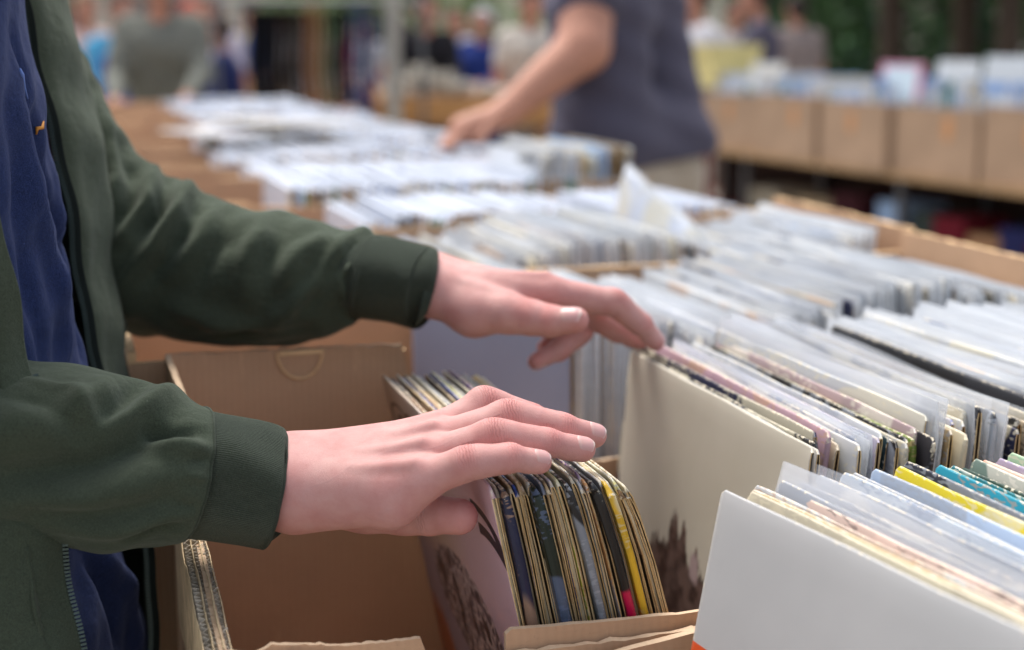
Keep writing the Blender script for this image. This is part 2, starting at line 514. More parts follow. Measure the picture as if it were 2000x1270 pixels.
def surface(fn, lo, hi, h, band=2.6):
    lo = np.asarray(lo, float); hi = np.asarray(hi, float)
    K = 6
    nb = np.ceil((hi - lo) / (h * K)).astype(int)
    bc = [lo[i] + (np.arange(nb[i]) + .5) * h * K for i in range(3)]
    G = np.stack(np.meshgrid(*bc, indexing='ij'), -1).reshape(-1, 3)
    sc = fn(G).reshape(nb)
    act = np.abs(sc) < h * K * 1.3
    n = nb * K + 1
    S_ = np.repeat(np.repeat(np.repeat(sc, K, 0), K, 1), K, 2)
    S_ = np.pad(S_, ((0, 1),) * 3, mode='edge').astype(np.float64)
    m = np.zeros(n, bool)
    am = np.repeat(np.repeat(np.repeat(act, K, 0), K, 1), K, 2)
    m[:-1, :-1, :-1] |= am; m[1:, 1:, 1:] |= am; m[1:, :-1, :-1] |= am; m[:-1, 1:, :-1] |= am; m[:-1, :-1, 1:] |= am
    m[1:, 1:, :-1] |= am; m[1:, :-1, 1:] |= am; m[:-1, 1:, 1:] |= am
    idx = np.argwhere(m)
    vals = np.empty(len(idx))
    for s0 in range(0, len(idx), 400000):
        vals[s0:s0 + 400000] = fn(lo + idx[s0:s0 + 400000] * h)
    S_[m] = vals
    ins = S_ < 0
    # active cells
    cnt = np.zeros(n - 1, np.int8)
    offs = [(i, j, k) for i in (0, 1) for j in (0, 1) for k in (0, 1)]
    for i, j, k in offs:
        cnt += ins[i:n[0] - 1 + i, j:n[1] - 1 + j, k:n[2] - 1 + k]
    ac = (cnt > 0) & (cnt < 8)
    ci = np.argwhere(ac)
    vid = -np.ones(n - 1, int); vid[ac] = np.arange(len(ci))
    cv = {o: S_[ci[:, 0] + o[0], ci[:, 1] + o[1], ci[:, 2] + o[2]] for o in offs}
    acc = np.zeros((len(ci), 3)); c = np.zeros(len(ci))
    for a in offs:
        for ax in range(3):
            if a[ax] == 0:
                b = list(a); b[ax] = 1; b = tuple(b)
                sa, sb = cv[a], cv[b]
                msk = (sa < 0) != (sb < 0)
                t = np.where(msk, sa / np.where(msk, sa - sb, 1), 0)
                q = np.tile(np.array(a, float), (len(ci), 1)); q[:, ax] += t
                acc[msk] += q[msk]; c[msk] += 1
    V = lo + (ci + acc / c[:, None]) * h
    faces = []
    for ax in range(3):
        o1, o2 = [(1, 2), (2, 0), (0, 1)][ax]
        sl0 = [slice(None)] * 3; sl1 = [slice(None)] * 3
        sl0[ax] = slice(0, -1); sl1[ax] = slice(1, None)
        a_, b_ = ins[tuple(sl0)], ins[tuple(sl1)]
        e = np.argwhere(a_ != b_)
        e = e[(e[:, o1] > 0) & (e[:, o2] > 0) & (e[:, o1] < n[o1] - 1) & (e[:, o2] < n[o2] - 1)]
        sgn = a_[e[:, 0], e[:, 1], e[:, 2]]
        def vi(d1, d2):
            q = e.copy(); q[:, o1] -= d1; q[:, o2] -= d2
            return vid[q[:, 0], q[:, 1], q[:, 2]]
        quad = np.stack([vi(1, 1), vi(0, 1), vi(0, 0), vi(1, 0)], 1)
        quad[~sgn] = quad[~sgn][:, ::-1]
        faces.append(quad)
    Fq = np.concatenate(faces)
    Fq = Fq[(Fq >= 0).all(1)]
    e = h * .5
    for _ in range(2):
        g = np.stack([fn(V + np.eye(3)[k] * e) - fn(V - np.eye(3)[k] * e) for k in range(3)], 1) / (2 * e)
        gl = np.maximum(np.linalg.norm(g, axis=1, keepdims=True), .3)
        V = V - np.clip(fn(V)[:, None], -h, h) * g / gl ** 2
    return V, Fq, g / gl

def mesh_from(name, V, Fq, mats):
    me = bpy.data.meshes.new(name)
    me.vertices.add(len(V)); me.vertices.foreach_set('co', V.astype(np.float32).ravel())
    me.loops.add(Fq.size); me.loops.foreach_set('vertex_index', Fq.ravel().astype(np.int32))
    me.polygons.add(len(Fq)); me.polygons.foreach_set('loop_start', np.arange(0, Fq.size, 4, dtype=np.int32))
    me.polygons.foreach_set('use_smooth', np.ones(len(Fq), bool))
    for m in mats: me.materials.append(m)
    me.update(calc_edges=True)
    return me

def unit(v):
    v = np.asarray(v, float); return v / np.linalg.norm(v)

class Hand:
    """fingers: list of dicts {pts: MCP, PIP, DIP, tip; r: radii; n: dorsal direction}"""
    def __init__(s, fingers, palm, extra, k_palm=.012, k_join=.009, tendons=()):
        s.fingers, s.palm, s.extra = fingers, palm, extra
        s.kp, s.kj, s.tend = k_palm, k_join, tendons
    def fdist(s, P, f):
        pts, r = f['pts'], f['r']
        d = None
        for i in range(len(pts) - 1):
            q = rcone(P, pts[i], pts[i + 1], r[i], r[i + 1])
            d = q if d is None else smin(d, q, .0035)
        # pad under each phalanx, knuckle fullness above the middle joint
        ax = unit(pts[-1] - pts[-2])
        n = f['n'] - ax * (f['n'] @ ax); n = unit(n)
        a = pts[-2] * .45 + pts[-1] * .55 - n * r[-1] * .28
        d = smin(d, rcone(P, a, pts[-1] - n * r[-1] * .16 - ax * .001, r[-1] * .92, r[-1] * .86), .004)
        if len(pts) == 4:
            a1 = unit(pts[2] - pts[1]); n1 = f['n'] - a1 * (f['n'] @ a1); n1 = unit(n1)
            for i, am in ((1, .11),):
                ab = unit(pts[i] - pts[i - 1]); 
                d = smin(d, rcone(P, pts[i] - a1 * .004 + n1 * r[i] * am * .7, pts[i] + a1 * .004 + n1 * r[i] * am * .7, r[i] * .95, r[i] * .95), .005)
            for i in (0, 1):                      # soft flesh round the two long bones
                m = pts[i] * .42 + pts[i + 1] * .58; hl = np.linalg.norm(pts[i + 1] - pts[i]) * .26; dd = unit(pts[i + 1] - pts[i])
                d = smin(d, rcone(P, m - n1 * r[i + 1] * .10 - dd * hl, m - n1 * r[i + 1] * .10 + dd * hl, r[i + 1] * 1.06, r[i + 1] * 1.03), .006)
        return d
    def __call__(s, P):
        pd = None
        for a, b, r1, r2 in s.palm:
            q = rcone(P, a, b, r1, r2)
            pd = q if pd is None else smin(pd, q, s.kp)
        for a, b, r1, r2 in s.tend:
            pd = smin(pd, rcone(P, a, b, r1, r2), .0055)
        res = None
        for f in s.fingers:
            g = smin(pd, s.fdist(P, f), f.get('k', s.kj))
            res = g if res is None else smin(res, g, .0012)
        return res
    def attributes(s, V, Nn):
        n = len(V)
        red = np.zeros(n); wr = np.zeros(n); ws = np.zeros(n)
        for f in s.fingers:
            pts, r = f['pts'], f['r']
            for i in range(1, len(pts) - 1):
                ax = unit(pts[i + 1] - pts[i - 1])
                nn = unit(f['n'] - ax * (f['n'] @ ax))
                d = V - pts[i]
                sx = d @ ax
                rad = np.linalg.norm(d - sx[:, None] * ax, axis=1)
                near = rad < r[i] * 1.7
                up = np.clip(Nn @ nn, 0, 1)
                g = np.exp(-(sx / (r[i] * .75)) ** 2) * near * up
                red = np.maximum(red, g * .8)
                g2 = (1.0 if i == 1 else .55) * np.exp(-(sx / (r[i] * .62)) ** 2) * near * np.clip(Nn @ nn * 1.6 - .3, 0, 1)
                m = g2 > wr
                wr = np.where(m, g2, wr); ws = np.where(m, sx, ws)
                # palmar crease
                g3 = np.exp(-(sx / .0035) ** 2) * near * np.clip(-(Nn @ nn) * 1.5, 0, 1)
                m = g3 > wr
                wr = np.where(m, g3, wr); ws = np.where(m, sx, ws)
            ax = unit(pts[-1] - pts[-2])
            dt = np.linalg.norm(V - (pts[-1] + ax * r[-1] * .4), axis=1)
            red = np.maximum(red, .75 * np.exp(-(dt / (r[-1] * 1.5)) ** 2))
            dm = np.linalg.norm(V - pts[0], axis=1)
            red = np.maximum(red, f.get('mred', .5) * np.exp(-(dm / (r[0] * 1.1)) ** 2))
        return red, wr, ws

def nail_mesh(hand_fn, f, mat, width=.86, length=1.75):
    """a curved plate laid on the back of the fingertip; its free edge stands a hair proud"""
    pts, r = f['pts'], f['r']
    ax = unit(pts[-1] - pts[-2])
    nd = f.get('nail', f['n'])
    n = unit(nd - ax * (nd @ ax))
    b = np.cross(ax, n)
    R = r[-1]
    nu, nv = 16, 13
    rows = []
    c0 = pts[-1] + ax * R * (.70 - length)          # cuticle end
    for i in range(nu):
        s = i / (nu - 1)
        # outline: round cuticle, nearly straight sides, round free edge
        wv = width * (1 - .92 * max(0, 1 - s / .26) ** 2.2) ** .5 * (1 - .70 * max(0, (s - .80) / .20) ** 2.6)
        row = []
        for j in range(nv):
            w = (j / (nv - 1)) * 2 - 1
            sag = -0.10 * R * (w * w)
            base = c0 + ax * (s * length * R + sag * (1 if s > .8 else -0.6)) + b * (w * wv * R)
            row.append(base)
        rows.append(row)
    P = np.array(rows).reshape(-1, 3)
    Q = P + n * R * 2.2
    for _ in range(26):
        d = hand_fn(Q)
        Q = Q - n * (d * .8)[:, None]
    Q = Q.reshape(nu, nv, 3)
    for i in range(nu):
        s = i / (nu - 1)
        for j in range(nv):
            w = abs((j / (nv - 1)) * 2 - 1)
            up = .00036 - .00062 * w ** 6 - .00055 * max(0, 1 - s / .12) + .0002 * max(0, (s - .85) / .15)
            if s > .90: up += (s - .90) / .10 * R * .035
            Q[i, j] += n * up
    bot = Q - n * .00050
    mb = MB()
    mb.grid(Q, 0); mb.grid(bot, 0, flip=True)
    k = nu * nv
    for j in range(nv - 1):
        e = (nu - 1) * nv
        mb.f.append([e + j, e + j + 1, k + e + j + 1, k + e + j]); mb.m.append(0)
        mb.f.append([j + 1, j, k + j, k + j + 1]); mb.m.append(0)
    for i in range(nu - 1):
        mb.f.append([i * nv, (i + 1) * nv, k + (i + 1) * nv, k + i * nv]); mb.m.append(0)
        mb.f.append([(i + 1) * nv + nv - 1, i * nv + nv - 1, k + i * nv + nv - 1, k + (i + 1) * nv + nv - 1]); mb.m.append(0)
    tipness = []
    for kk in range(2):
        for i in range(nu):
            tipness += [i / (nu - 1)] * nv
    return mb, tipness

# skin
_m = N('skin')
_c = _m.coord('Object')
_red = _m.attr('red').outputs['Fac']; _wr = _m.attr('crease').outputs['Fac']; _ws = _m.attr('along').outputs['Fac']
_mott = _m.noise(_c, 55, 4, 0.6)
_col = _m.ramp(_mott, [(0.32, (0.500, 0.240, 0.222)), (0.5, (0.545, 0.290, 0.266)), (0.7, (0.575, 0.332, 0.306))])
_col = _m.mix(_m.math('MULTIPLY', _red, 0.68), _col, (0.58, 0.19, 0.175))
_fine = _m.n('TexVoronoi', _feature='DISTANCE_TO_EDGE'); _fine.inputs['Scale'].default_value = 1150
_wv = _m.n('VectorMath', _operation='ADD'); _m.l(_c, _wv.inputs[0])
_nc = _m.n('TexNoise'); _nc.inputs['Scale'].default_value = 300; _m.l(_c, _nc.inputs['Vector'])
_sc = _m.n('VectorMath', _operation='SCALE'); _m.l(_nc.outputs['Color'], _sc.inputs[0]); _sc.inputs['Scale'].default_value = 0.0012
_m.l(_sc.outputs[0], _wv.inputs[1]); _m.l(_wv.outputs[0], _fine.inputs['Vector'])
_cell = _m.ramp(_fine.outputs['Distance'], [(0.0, 0.0), (0.12, 1.0)])
_ph = _m.math('ADD', _m.math('MULTIPLY', _ws, 1750), _m.math('MULTIPLY', _m.noise(_c, 190, 2), 6.5))
_lin = _m.math('POWER', _m.math('ABSOLUTE', _m.math('SINE', _ph)), 0.45)
_cr = _m.math('MULTIPLY', _m.math('SUBTRACT', 1.0, _lin), _wr)
_col = _m.mix(_m.math('MULTIPLY', _cr, 0.34), _col, (0.36, 0.13, 0.11))
_col = _m.mix(_m.math('MULTIPLY', _m.math('SUBTRACT', 1.0, _cell), 0.10), _col, (0.42, 0.2, 0.17))
_bl = _m.ramp(_m.noise(_c, 22, 3), [(0.42, 0.0), (0.60, 1.0)])
_col = _m.mix(_m.math('MULTIPLY', _bl, 0.22), _col, (0.50, 0.20, 0.185))
_vn = _m.n('TexNoise'); _vn.inputs['Scale'].default_value = 26; _vn.inputs['Detail'].default_value = 1.0; _m.l(_m.coord('Object', (.5, 1, 1)), _vn.inputs['Vector'])
_vk = _m.ramp(_m.math('ABSOLUTE', _m.math('SUBTRACT', _vn.outputs['Fac'], 0.5)), [(0.0, 1.0), (0.022, 0.0)])
_col = _m.mix(_m.math('MULTIPLY', _vk, 0.05), _col, (0.34, 0.24, 0.30))
_sp = _m.ramp(_m.noise(_c, 700, 2), [(0.60, 0.0), (0.72, 1.0)])
_col = _m.mix(_m.math('MULTIPLY', _sp, 0.14), _col, (0.44, 0.15, 0.13))
_nor = _m.bump(_cell, 0.30, 0.00022)
_nor = _m.bump(_m.noise(_c, 900, 2), 0.30, 0.0003, _nor)
_nor = _m.bump(_vk, 0.12, 0.0005, _nor)
_nor = _m.bump(_m.noise(_c, 420, 3), 0.22, 0.0005, _nor)
_nor = _m.bump(_m.math('SUBTRACT', 1.0, _cr), 0.75, 0.0008, _nor)
SKIN = _m.fin(_col, 0.56, _nor, 0.32)
_m.p.inputs['Subsurface Weight'].default_value = 0.12
_m.p.inputs['Subsurface Radius'].default_value = (1.0, 0.35, 0.2)
_m.p.inputs['Subsurface Scale'].default_value = 0.004
_m = N('fingernail')
_t = _m.attr('tip').outputs['Fac']
_col = _m.ramp(_t, [(0.0, (0.58, 0.35, 0.32)), (0.18, (0.60, 0.37, 0.34)), (0.24, (0.57, 0.32, 0.30)), (0.86, (0.58, 0.31, 0.30)), (0.93, (0.70, 0.55, 0.50)), (1.0, (0.72, 0.60, 0.54))])
NAIL = _m.fin(_col, 0.36, _m.bump(_m.noise(_m.coord('Object', (1, 1, 1)), 160, 2), 0.12, 0.0005), 0.5)
_m.p.inputs['Subsurface Weight'].default_value = 0.08
_m.p.inputs['Subsurface Scale'].default_value = 0.002

Z1 = lambda x, y, d: at(500 + x / 2.2275, 700 + y / 2.2275, d)
Z2 = lambda x, y, d: at(650 + x / 2.5, 400 + y / 2.5, d)
WUP = np.array([0, 0, 1.0])

# near hand: the browser's right hand, fingers over the leaning stack, thumb against the first cover
nN = unit(WUP * .86 - FW * .50)
def fg(pts, r, n, **k):
    return dict(pts=[np.asarray(q) for q in pts], r=r, n=unit(n), **k)
NF = [
    fg([Z1(690, 535, .846), Z1(932, 452, .838), Z1(1112, 431, .842), Z1(1236, 449, .850)], (.0112, .0088, .0076, .0068), nN),
    fg([Z1(720, 445, .862), Z1(1045, 336, .858), Z1(1280, 370, .868), Z1(1424, 394, .876)], (.0116, .0092, .0081, .0074), nN),
    fg([Z1(765, 372, .878), Z1(1105, 253, .880), Z1(1345, 303, .888), Z1(1474, 335, .896)], (.0118, .0093, .0081, .0074), nN),
    fg([Z1(780, 330, .893), Z1(1005, 193, .905), Z1(1212, 262, .913), Z1(1335, 312, .918)], (.0112, .0090, .0080, .0073), nN),
    fg([Z1(470, 640, .890), Z1(640, 668, .890), Z1(765, 682, .880), Z1(888, 690, .871)], (.0150, .0128, .0114, .0108), unit(WUP * -.5 + FW * .9 + RT * .1), k=.010, mred=.1),
]
Wu, Wr = Z1(120, 570, .862), Z1(150, 492, .884)
Eu = at(300, 925, .862); Er = at(300, 925, .882)
NP = [
    (Eu, Wu, .027, .0200), (Er, Wr, .027, .0205),
    (Wu, NF[0]['pts'][0], .0195, .0112), (Wu * .4 + Wr * .6, NF[1]['pts'][0], .0195, .0118),
    (Wu * .2 + Wr * .8, NF[2]['pts'][0], .0195, .0120), (Wr, NF[3]['pts'][0], .0195, .0114),
    (Z1(190, 625, .866), Z1(590, 622, .850), .0180, .0135),                       # heel of the hand
    (Z1(590, 622, .850), NF[0]['pts'][0] - WUP * .002, .0135, .0108),
    (Z1(250, 600, .885), Z1(470, 640, .890), .0185, .0150),                       # ball of the thumb
    (Z1(480, 560, .875), Z1(720, 500, .875), .0165, .0120),
]
def tend(a, b, off, r1=.0021, r2=.0026):
    return (a + off, b + off, r1, r2)
NT = []
for i, rr in ((0, .0097), (1, .0100), (2, .0102), (3, .0098)):
    a = (Wu * (1 - i / 3) + Wr * (i / 3)); b = NF[i]['pts'][0]
    NT.append((a * .45 + b * .55 + nN * (.0125), b + nN * (rr + .0041), .0012, .0034))

for f in NF[:4]: f['nail'] = unit(WUP * .74 - FW * .62 + RT * .1)
NEAR = Hand(NF, NP, None, tendons=NT)

# far hand: the browser's left hand, thumb side towards us, index and middle finger down on the sleeves
nF = unit(WUP * .93 - FW * .10 - RT * .2)
FF = [
    fg([Z2(1060, 428, 1.145), Z2(1380, 480, 1.155), Z2(1510, 588, 1.168), Z2(1578, 668, 1.180)], (.0125, .0098, .0086, .0074), unit(WUP * .7 + RT * .5 - FW * .2)),
    fg([Z2(1045, 434, 1.165), Z2(1262, 535, 1.185), Z2(1405, 622, 1.196), Z2(1500, 662, 1.204)], (.0122, .0096, .0086, .0074), unit(WUP * .8 + RT * .3)),
    fg([Z2(1015, 444, 1.184), Z2(1205, 622, 1.188), Z2(1100, 716, 1.180), Z2(992, 768, 1.172)], (.0118, .0092, .0080, .0064), unit(RT * .8 - WUP * .5), k=.006),
    fg([Z2(965, 462, 1.200), Z2(1150, 585, 1.212), Z2(1085, 660, 1.204), Z2(1035, 700, 1.197)], (.0110, .0082, .0072, .0062), unit(RT * .8 - WUP * .5), k=.006),
    fg([Z2(850, 528, 1.118), Z2(850, 528, 1.118) * .52 + Z2(1070, 568, 1.106) * .48, Z2(1070, 568, 1.106), Z2(1186, 562, 1.100)], (.0148, .0122, .0112, .0098), unit(-FW * .80 + UP * .6), k=.008, mred=.15),
]
Wf1, Wf2 = Z2(450, 402, 1.142), Z2(470, 362, 1.174)
Ef = at(560, 545, 1.15)
FP = [
    (Ef, Wf1, .026, .0190), (Ef + FW * .015, Wf2, .026, .0190),
    (Wf1, FF[0]['pts'][0], .0190, .0125), (Wf1 * .5 + Wf2 * .5, FF[1]['pts'][0], .0190, .0122),
    (Wf1 * .2 + Wf2 * .8, FF[2]['pts'][0], .0190, .0118), (Wf2, FF[3]['pts'][0], .0185, .0110),
    (Wf1, Z2(690, 520, 1.130), .0180, .0180), (Z2(690, 520, 1.130), FF[4]['pts'][0], .0180, .0148),
    (Z2(690, 470, 1.160), Z2(900, 480, 1.180), .019, .0145),
]
FT = []
for i, rr in ((0, .0108), (1, .0105), (2, .0100)):
    a = (Wf1 * (1 - i / 3) + Wf2 * (i / 3)); b = FF[i]['pts'][0]
    FT.append((a * .50 + b * .50 + nF * .0120, b + nF * (rr + .0028), .0020, .0032))
ax_ = FF[4]['pts'][0]
FT.append((Wf1 + nF * .013 - FW * .004, Z2(860, 455, 1.118), .0028, .0035))
FAR = Hand(FF, FP, None, tendons=FT, k_join=.008)
# ------------------------------------------------------------------ boxes
TZ = 0.730                                     # table top
def wallsheet(mb, p0, p1, zb, prof, th, side, seed=0, jit=.0008, n=48, mi=0, mt=1):
    """upright sheet from p0 to p1; prof: [(s, z)] heights of the top edge; side = +1/-1 which way the thickness goes"""
    rnd = random.Random(seed)
    p0, p1 = np.array(p0, float), np.array(p1, float)
    d = p1 - p0; L = np.linalg.norm(d); d /= L
    nn = np.array([-d[1], d[0]]) * side * th
    ss = sorted(set([i / n for i in range(n + 1)] + [s for s, z in prof]))
    S_, Z_ = [s for s, z in prof], [z for s, z in prof]
    A, B = [], []
    for s in ss:
        z = float(np.interp(s, S_, Z_)) + rnd.uniform(-jit, jit)
        q = p0 + d * L * s
        w = .0012 * math.sin(s * 7 + seed)
        q = q + nn / th * w
        A.append((q, z)); B.append((q + nn, z + rnd.uniform(-jit, jit)))
    rows = [[(q[0], q[1], zb) for q, z in A], [(q[0], q[1], z) for q, z in A], [(q[0], q[1], z) for q, z in B], [(q[0], q[1], zb) for q, z in B]]
    m = len(ss)
    b = len(mb.v)
    for r in rows: mb.v.extend([tuple(map(float, q)) for q in r])
    for i in range(3):
        for j in range(m - 1):
            f = [b + i * m + j, b + i * m + j + 1, b + (i + 1) * m + j + 1, b + (i + 1) * m + j]
            if side > 0: f.reverse()
            mb.f.append(f); mb.m.append(mt if i == 1 else mi)
    for j in (0, m - 1):
        mb.f.append([b + i * m + j for i in range(4)]); mb.m.append(mt)

def box_(name, x0, x1, y0, y1, z0, zt, th=.0045, label=None, group=None, profs=None, seed=0, mats=None, n=24, cat='box'):
    mb = MB()
    profs = profs or {}
    g = lambda k: profs.get(k, [(0, zt), (1, zt)])
    wallsheet(mb, (x0, y0), (x1, y0), z0 + .005, g('near'), th, 1, seed, n=n)
    wallsheet(mb, (x1, y1), (x0, y1), z0 + .005, g('far'), th, 1, seed + 1, n=n)
    wallsheet(mb, (x0, y1 - th), (x0, y0 + th), z0 + .005, g('left'), th, 1, seed + 2, n=n)
    wallsheet(mb, (x1, y0 + th), (x1, y1 - th), z0 + .005, g('right'), th, 1, seed + 3, n=n)
    mb.box((x0, y0, z0), (x1, y1, z0 + .005))
    o = mb.build(name, mats or [CARD, CARD_B])
    tag(o, label, cat, group)
    return o

RIM = simple('bright_card_rim', S(232, 196, 150), .9, .15, 30)
# the table and the box being browsed
tb = MB(); tb.box((.05, .75, TZ - .025), (1.09, 6.90, TZ - .0005)); tb.box((.265, .30, TZ - .025), (1.09, .749, TZ - .0005))
WOOD = simple('plywood_board', S(158, 128, 92), .7, .2, 14, .2, 120)
STEEL = simple('grey_metal', S(120, 122, 126), .4, .1, 30, 0, 100, .5, Metallic=.8)
tbl = tb.build('trestle_table', WOOD)
tag(tbl, 'long plywood trestle table carrying the rows of record boxes', 'table')
for (x, y) in [(.32, .36), (1.02, .36), (.12, 1.0), (1.02, 1.0), (.12, 3.4), (1.02, 3.4), (.12, 6.7), (1.02, 6.7)]:
    g = MB(); g.box((x - .018, y - .018, .001), (x + .018, y + .018, TZ - .025)); g.build('leg', STEEL, tbl)

BX0, BX1 = .066, 1.00
boxA = box_('record_box', BX0, BX1, .758, 1.140, TZ, 1.056, label='open brown cardboard box with torn rim and half moon handle cut, under the near hand', n=120,
            group='record boxes along the long table', profs={
    'near': [(0, .968), (.06, .958), (.10, .950), (.11, .942), (.17, .944), (.31, .945), (.5, .95), (1, .95)],
    'far': [(0, .94), (.70, .94), (.775, .95), (.795, 1.056), (1, 1.059)],
    'left': [(0, 1.059), (.32, 1.055), (.50, .990), (.58, .979), (.76, .978), (1, .967)],
    'right': [(0, 1.02), (1, 1.05)]}, seed=3)
# inner flaps and the torn double wall of the rim
mb = MB()
wallsheet(mb, (.234, .7645), (.60, .7645), .80, [(0, .955), (.01, .9575), (.3, .953), (1, .955)], .004, 1, 11, jit=.0003, n=26)
mb.build('flap', [CARD, CARD_B], boxA)
mb = MB()
wallsheet(mb, (.085, .7645), (.185, .7645), .80, [(0, .962), (.1, .966), (.5, .960), (.97, .959), (1, .950)], .0035, 1, 12, jit=.0004, n=34)
mb.build('flap', [CARD, CARD_B], boxA)
PY = [.762, .79, .83, .87, .91, .93, .96, 1.0]; PZ_ = [.967, .971, .976, .979, .981, .990, 1.004, 1.03]
ptop = lambda y: float(np.interp(y, PY, PZ_))
rt_ = random.Random(5)
mb = MB(); fl = MB(); dk = MB()
ys_ = [.7625 + .0028 * k for k in range(82)]
for q, (xx, th, dz) in enumerate(((.0570, .0007, -.004), (.0622, .0007, .0005), (.0676, .0007, .0015), (.0722, .0007, -.001))):     # the paper liners
    R4 = [[], [], [], []]
    w = 0
    for y in ys_:
        w = .7 * w + rt_.uniform(-.0009, .0009)
        z = ptop(y) + dz + w; wx = .0003 * math.sin(y * 90 + q)
        for r_, (a_, zz) in zip(R4, ((0, .90), (0, z), (th, z - .0001), (th, .90))): r_.append((xx + a_ + wx, y, zz))
    mb.grid(R4, 0)
for q, xx in enumerate((.0577, .0629, .0683)):                                    # the fluted paper between them
    A4, B4 = [], []
    for k, y in enumerate(ys_):
        x_ = xx + (.0043 if k % 2 else .0004)
        z = ptop(y) - .0012 + rt_.uniform(-.0008, .0004) - (.002 if q == 0 else 0)
        A4.append([(x_, y, z), (x_ + .0006, y, z)]); B4.append([(x_, y, z - .02), (x_ + .0006, y, z - .02)])
    for G4 in ([[p[0] for p in A4], [p[1] for p in A4]], [[p[0] for p in B4], [p[0] for p in A4]], [[p[1] for p in A4], [p[1] for p in B4]]): fl.grid(G4, 0)
LINER = simple('torn_paper_liner', S(206, 184, 148), .95, .25, 60, .6, 500)
FLUTE = simple('fluted_paper', S(190, 180, 164), .95, .25, 60, .5, 500)
te = mb.build('torn_edge', LINER, boxA)
fl.build('fluting', FLUTE, te)
mb = MB()                                         # half moon hand hole cut
pts = [(.172 - .0185 * math.cos(a), 1.1345, 1.0555 - .0225 * math.sin(a)) for a in [i * math.pi / 24 for i in range(25)]]
mb.tube(pts, .0010, 6)
mb.box((.1555, 1.1335, 1.0530), (.1905, 1.1352, 1.0562))
mb.build('hand_hole', [RIM], boxA)

def boxk_prof(seed, z=1.05):
    r = random.Random(seed)
    return {k: [(0, z + r.uniform(-.01, .004)), (.3, z + r.uniform(-.012, .004)), (.7, z + r.uniform(-.012, .004)), (1, z + r.uniform(-.01, .004))] for k in ('near', 'far', 'left', 'right')}

NROW = 15
PIT = .402
ordn = ['second', 'third', 'fourth', 'fifth', 'sixth', 'seventh', 'eighth', 'ninth', 'tenth', 'eleventh', 'twelfth', 'thirteenth', 'fourteenth', 'fifteenth', 'sixteenth', 'seventeenth']
for k in range(1, NROW):
    y0 = .758 + PIT * k
    r = random.Random(k)
    pf = boxk_prof(k)
    pf['near'] = [(0, 1.045), (.24, 1.045), (.29, .95), (1, .95)]
    if k < 3: pf['near'] = [(0, 1.048), (.24, 1.046), (.27, .93), (1, .93)]; pf['right'] = [(0, 1.072), (1, 1.075)]
    if k == 1: pf['left'] = [(0, 1.06), (1, 1.056)]
    dx = r.uniform(-.012, .012) if k > 1 else -.03
    b = box_('record_box', BX0 + dx, BX1 + r.uniform(-.01, .03), y0, y0 + .385, TZ, 1.045, th=.007, profs=pf, seed=k * 5, mats=[CARD, RIM],
             label='brown cardboard record box, %s along the long table from the near end' % ordn[k - 1], group='record boxes along the long table')
boxC = box_('record_box', .272, 1.0, .395, .748, TZ, .97, label='cardboard record box at the lower right corner, behind the large plain white sleeve', seed=77, n=40,
            profs={'left': [(0, .93), (1, .93)], 'far': [(0, .98), (.6, .98), (1, .94)], 'near': [(0, .90), (1, .90)]})

# ------------------------------------------------------------------ records in the browsed box
def T(r, g, b): return S(r, g, b)
WHITE, CREAM, TAN, NAVY, BLACK = T(200, 202, 203), T(204, 194, 170), T(186, 158, 116), T(34, 38, 66), T(30, 29, 31)
def art_mat(name, fn):
    m = N(name)
    c = m.coord('Object')
    e = m.attr('edge').outputs['Fac']
    col = fn(m, c)
    wn_ = m.noise(c, 260, 5, 0.7)
    wear = m.ramp(m.math('ADD', m.math('MULTIPLY', e, 0.27), m.math('MULTIPLY', wn_, 0.75)), [(0.66, 0.0), (0.72, 0.9)])
    col = m.mix(wear, col, S(228, 218, 198))
    return m.fin(col, 0.33, m.bump(m.noise(c, 25, 3), 0.2, 0.002), 0.45)
def sep(m, c):
    s = m.n('SeparateXYZ'); m.l(c, s.inputs[0]); return s.outputs
def disc(m, c, y, z, ry, rz, soft=.1, wob=0.0, sc=30):
    s = sep(m, c)
    a = m.math('DIVIDE', m.math('SUBTRACT', s[1], y), ry)
    b = m.math('DIVIDE', m.math('SUBTRACT', s[2], z), rz)
    d = m.math('SQRT', m.math('ADD', m.math('MULTIPLY', a, a), m.math('MULTIPLY', b, b)))
    if wob: d = m.math('ADD', d, m.math('MULTIPLY', m.math('SUBTRACT', m.noise(c, sc, 5), .5), wob))
    return m.ramp(d, [(1 - soft, 1.0), (1.0, 0.0)])
def stroke(m, c, y, z, ry, rz, w, lim=None):
    s = sep(m, c)
    a = m.math('DIVIDE', m.math('SUBTRACT', s[1], y), ry)
    b = m.math('DIVIDE', m.math('SUBTRACT', s[2], z), rz)
    d = m.math('SQRT', m.math('ADD', m.math('MULTIPLY', a, a), m.math('MULTIPLY', b, b)))
    k = m.math('ABSOLUTE', m.math('SUBTRACT', d, 1.0))
    k = m.ramp(k, [(w, 1.0), (w * 1.35, 0.0)])
    if lim:
        k = m.math('MULTIPLY', k, m.math('GREATER_THAN', s[2], lim[0]))
        k = m.math('MULTIPLY', k, m.math('LESS_THAN', s[1], lim[1]))
    return k
